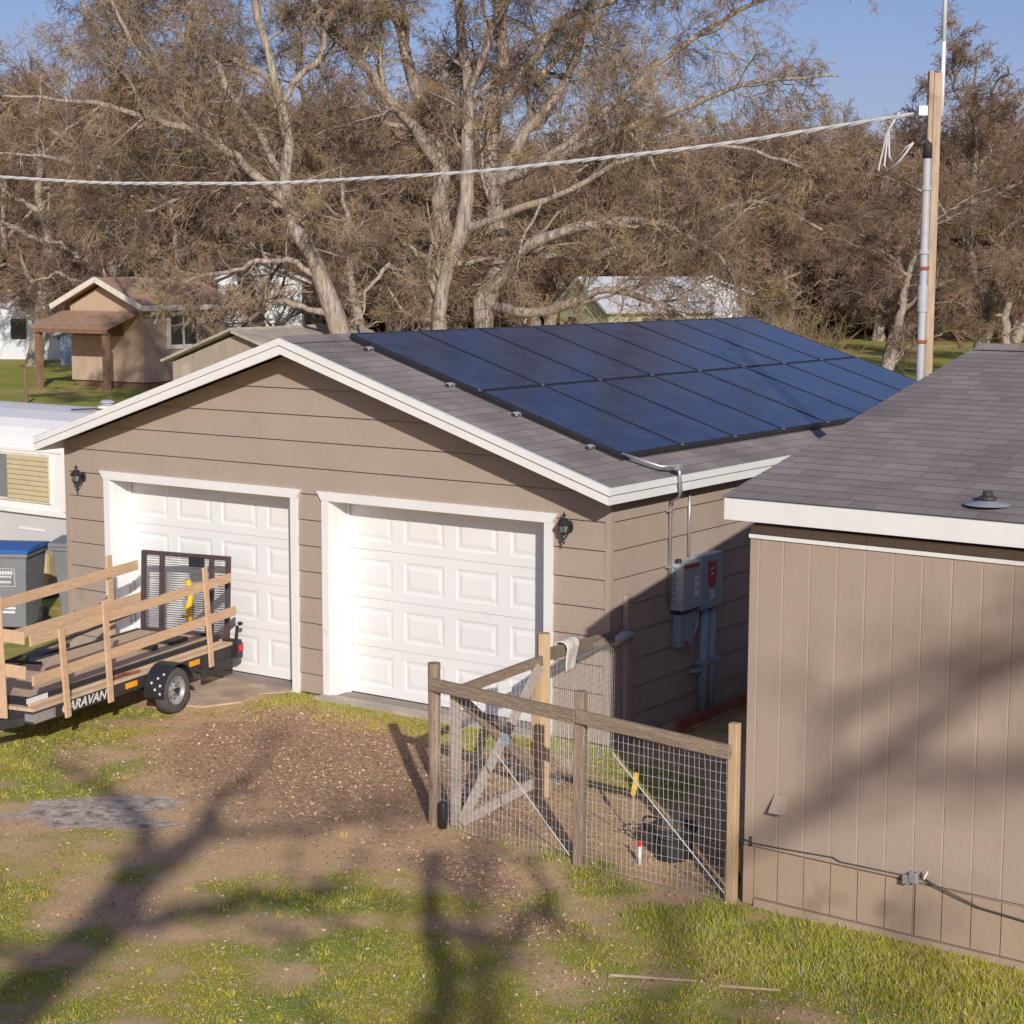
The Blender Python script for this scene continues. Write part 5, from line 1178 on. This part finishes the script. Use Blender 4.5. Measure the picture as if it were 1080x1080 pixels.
h = (.006+.015*tall*g + .034*near)*rgb.uniform(.5, 1.3, n); w = rgb.uniform(.0015, .003, n)
h[n0_:] = rgb.uniform(.015, .055, n-n0_); w[n0_:] *= 1.25
a = rgb.random(n)*6.283; ln = rgb.uniform(.2, 1.1, n)*h; b = rgb.random(n)*6.283
bx_, by_ = np.cos(a)*w, np.sin(a)*w; lx, ly = np.cos(b)*ln, np.sin(b)*ln
V = np.stack([np.c_[x-bx_, y-by_, z-.003], np.c_[x+bx_, y+by_, z-.003], np.c_[x+bx_*.6+lx*.4, y+by_*.6+ly*.4, z+h*.65], np.c_[x-bx_*.6+lx*.4, y-by_*.6+ly*.4, z+h*.65], np.c_[x+lx, y+ly, z+h], np.c_[x+lx+.0005, y+ly, z+h]], 1).reshape(-1, 3)
b0 = np.arange(n)[:, None]*6; Q = np.concatenate([b0+np.array([[0, 1, 2, 3]]), b0+np.array([[3, 2, 5, 4]])])
me = quads_mesh('lawn_grass', V, Q, False)
hue = np.clip(.55*vnoise(x*.9, y*.9, 55, 3)+.25*rgb.random(n)+.35*near, 0, 1); dry = rgb.random(n)
cg = np.stack([.24+.36*(1-hue), .32+.14*(1-hue), .03+.03*(1-hue)], -1)*rgb.uniform(.75, 1.35, (n, 1)); cg[dry > .74] = np.array([.52, .41, .24])*rgb.uniform(.7, 1.2, ((dry > .74).sum(), 1))
at = me.color_attributes.new('tint', 'FLOAT_COLOR', 'POINT'); at.data.foreach_set('color', np.repeat(np.c_[cg, np.ones(n)], 6, 0).astype(np.float32).ravel())
def attr_mat(name, attr, rough=.8, trans=0.):
    m = bpy.data.materials.new(name); m.use_nodes = True; nn_ = m.node_tree.nodes; b = nn_['Principled BSDF']; b.inputs['Roughness'].default_value = rough
    b.inputs['Specular IOR Level'].default_value = .2
    a = nn_.new('ShaderNodeAttribute'); a.attribute_name = attr; m.node_tree.links.new(a.outputs['Color'], b.inputs['Base Color']); return m
tag(link('lawn_grass', me, attr_mat('grass_blades', 'tint')), 'short patchy green and yellowed grass on the lawn', 'grass', kind='stuff')
# leaf litter
N = 170000; x = rgb.uniform(-7.5, 7, N); y = rgb.uniform(-9, 2.2, N)
dd = (x-cx)*fx_+(y-cy)*fy_; ll = (x-cx)*.8215+(y-cy)*.5702; keep = (dd > 8) & (np.abs(ll) < dd*.31+.6) & inside(x, y); x, y = x[keep], y[keep]
g, li, gv_ = cover(x, y); keep = rgb.random(len(x)) < np.clip(li*1.0+.11, 0, 1)*(1-.7*gv_); x, y = x[keep], y[keep]; n = len(x)
z = gheight(x, y)+rgb.uniform(.004, .016, n); s = rgb.uniform(.007, .018, n); a = rgb.random(n)*6.283; ti = rgb.normal(size=n)*.35; tj = rgb.normal(size=n)*.35
ux_, uy_ = np.cos(a), np.sin(a)
def cr(p, q): return np.c_[x+(ux_*p-uy_*q*.6)*s, y+(uy_*p+ux_*q*.6)*s, z+(p*ti+q*tj)*s*.8+np.abs(q)*s*.2]
V = np.stack([cr(-1, 0), cr(-.2, -.8), cr(1, -.1), cr(.1, .9)], 1).reshape(-1, 3); Q = np.arange(n*4).reshape(n, 4)
me = quads_mesh('leaf_litter', V, Q, False)
t = rgb.random((n, 1)); cl_ = np.array([.24, .14, .09])*(1-t)+np.array([.74, .53, .35])*t; pale = rgb.random(n) > .965; cl_[pale] = np.array([.62, .52, .40])
at = me.color_attributes.new('tint', 'FLOAT_COLOR', 'POINT'); at.data.foreach_set('color', np.repeat(np.c_[cl_, np.ones(n)], 4, 0).astype(np.float32).ravel())
tag(link('leaf_litter', me, attr_mat('dead_leaves', 'tint', .7)), 'scattered dead brown oak leaves on the ground', 'leaves', kind='stuff')
for i, (p, q, lb) in enumerate((((2.95, -4.75), (3.45, -4.52), 'longer dry stick lying on the grass in front of the taupe house'), ((3.6, -4.5), (3.95, -4.35), 'shorter dry stick on the grass, right of the longer one'))):
    mb = MB(); c = ((p[0]+q[0])/2, (p[1]+q[1])/2); mb.tube([(p[0]-c[0], p[1]-c[1], .02), (.02, -.015, .03), (q[0]-c[0], q[1]-c[1], .022)], [.010, .008, .005], 6)
    tag(mb.build('stick', M['branch'], None, (*c, 0)), lb, 'stick', 'sticks on the lawn')
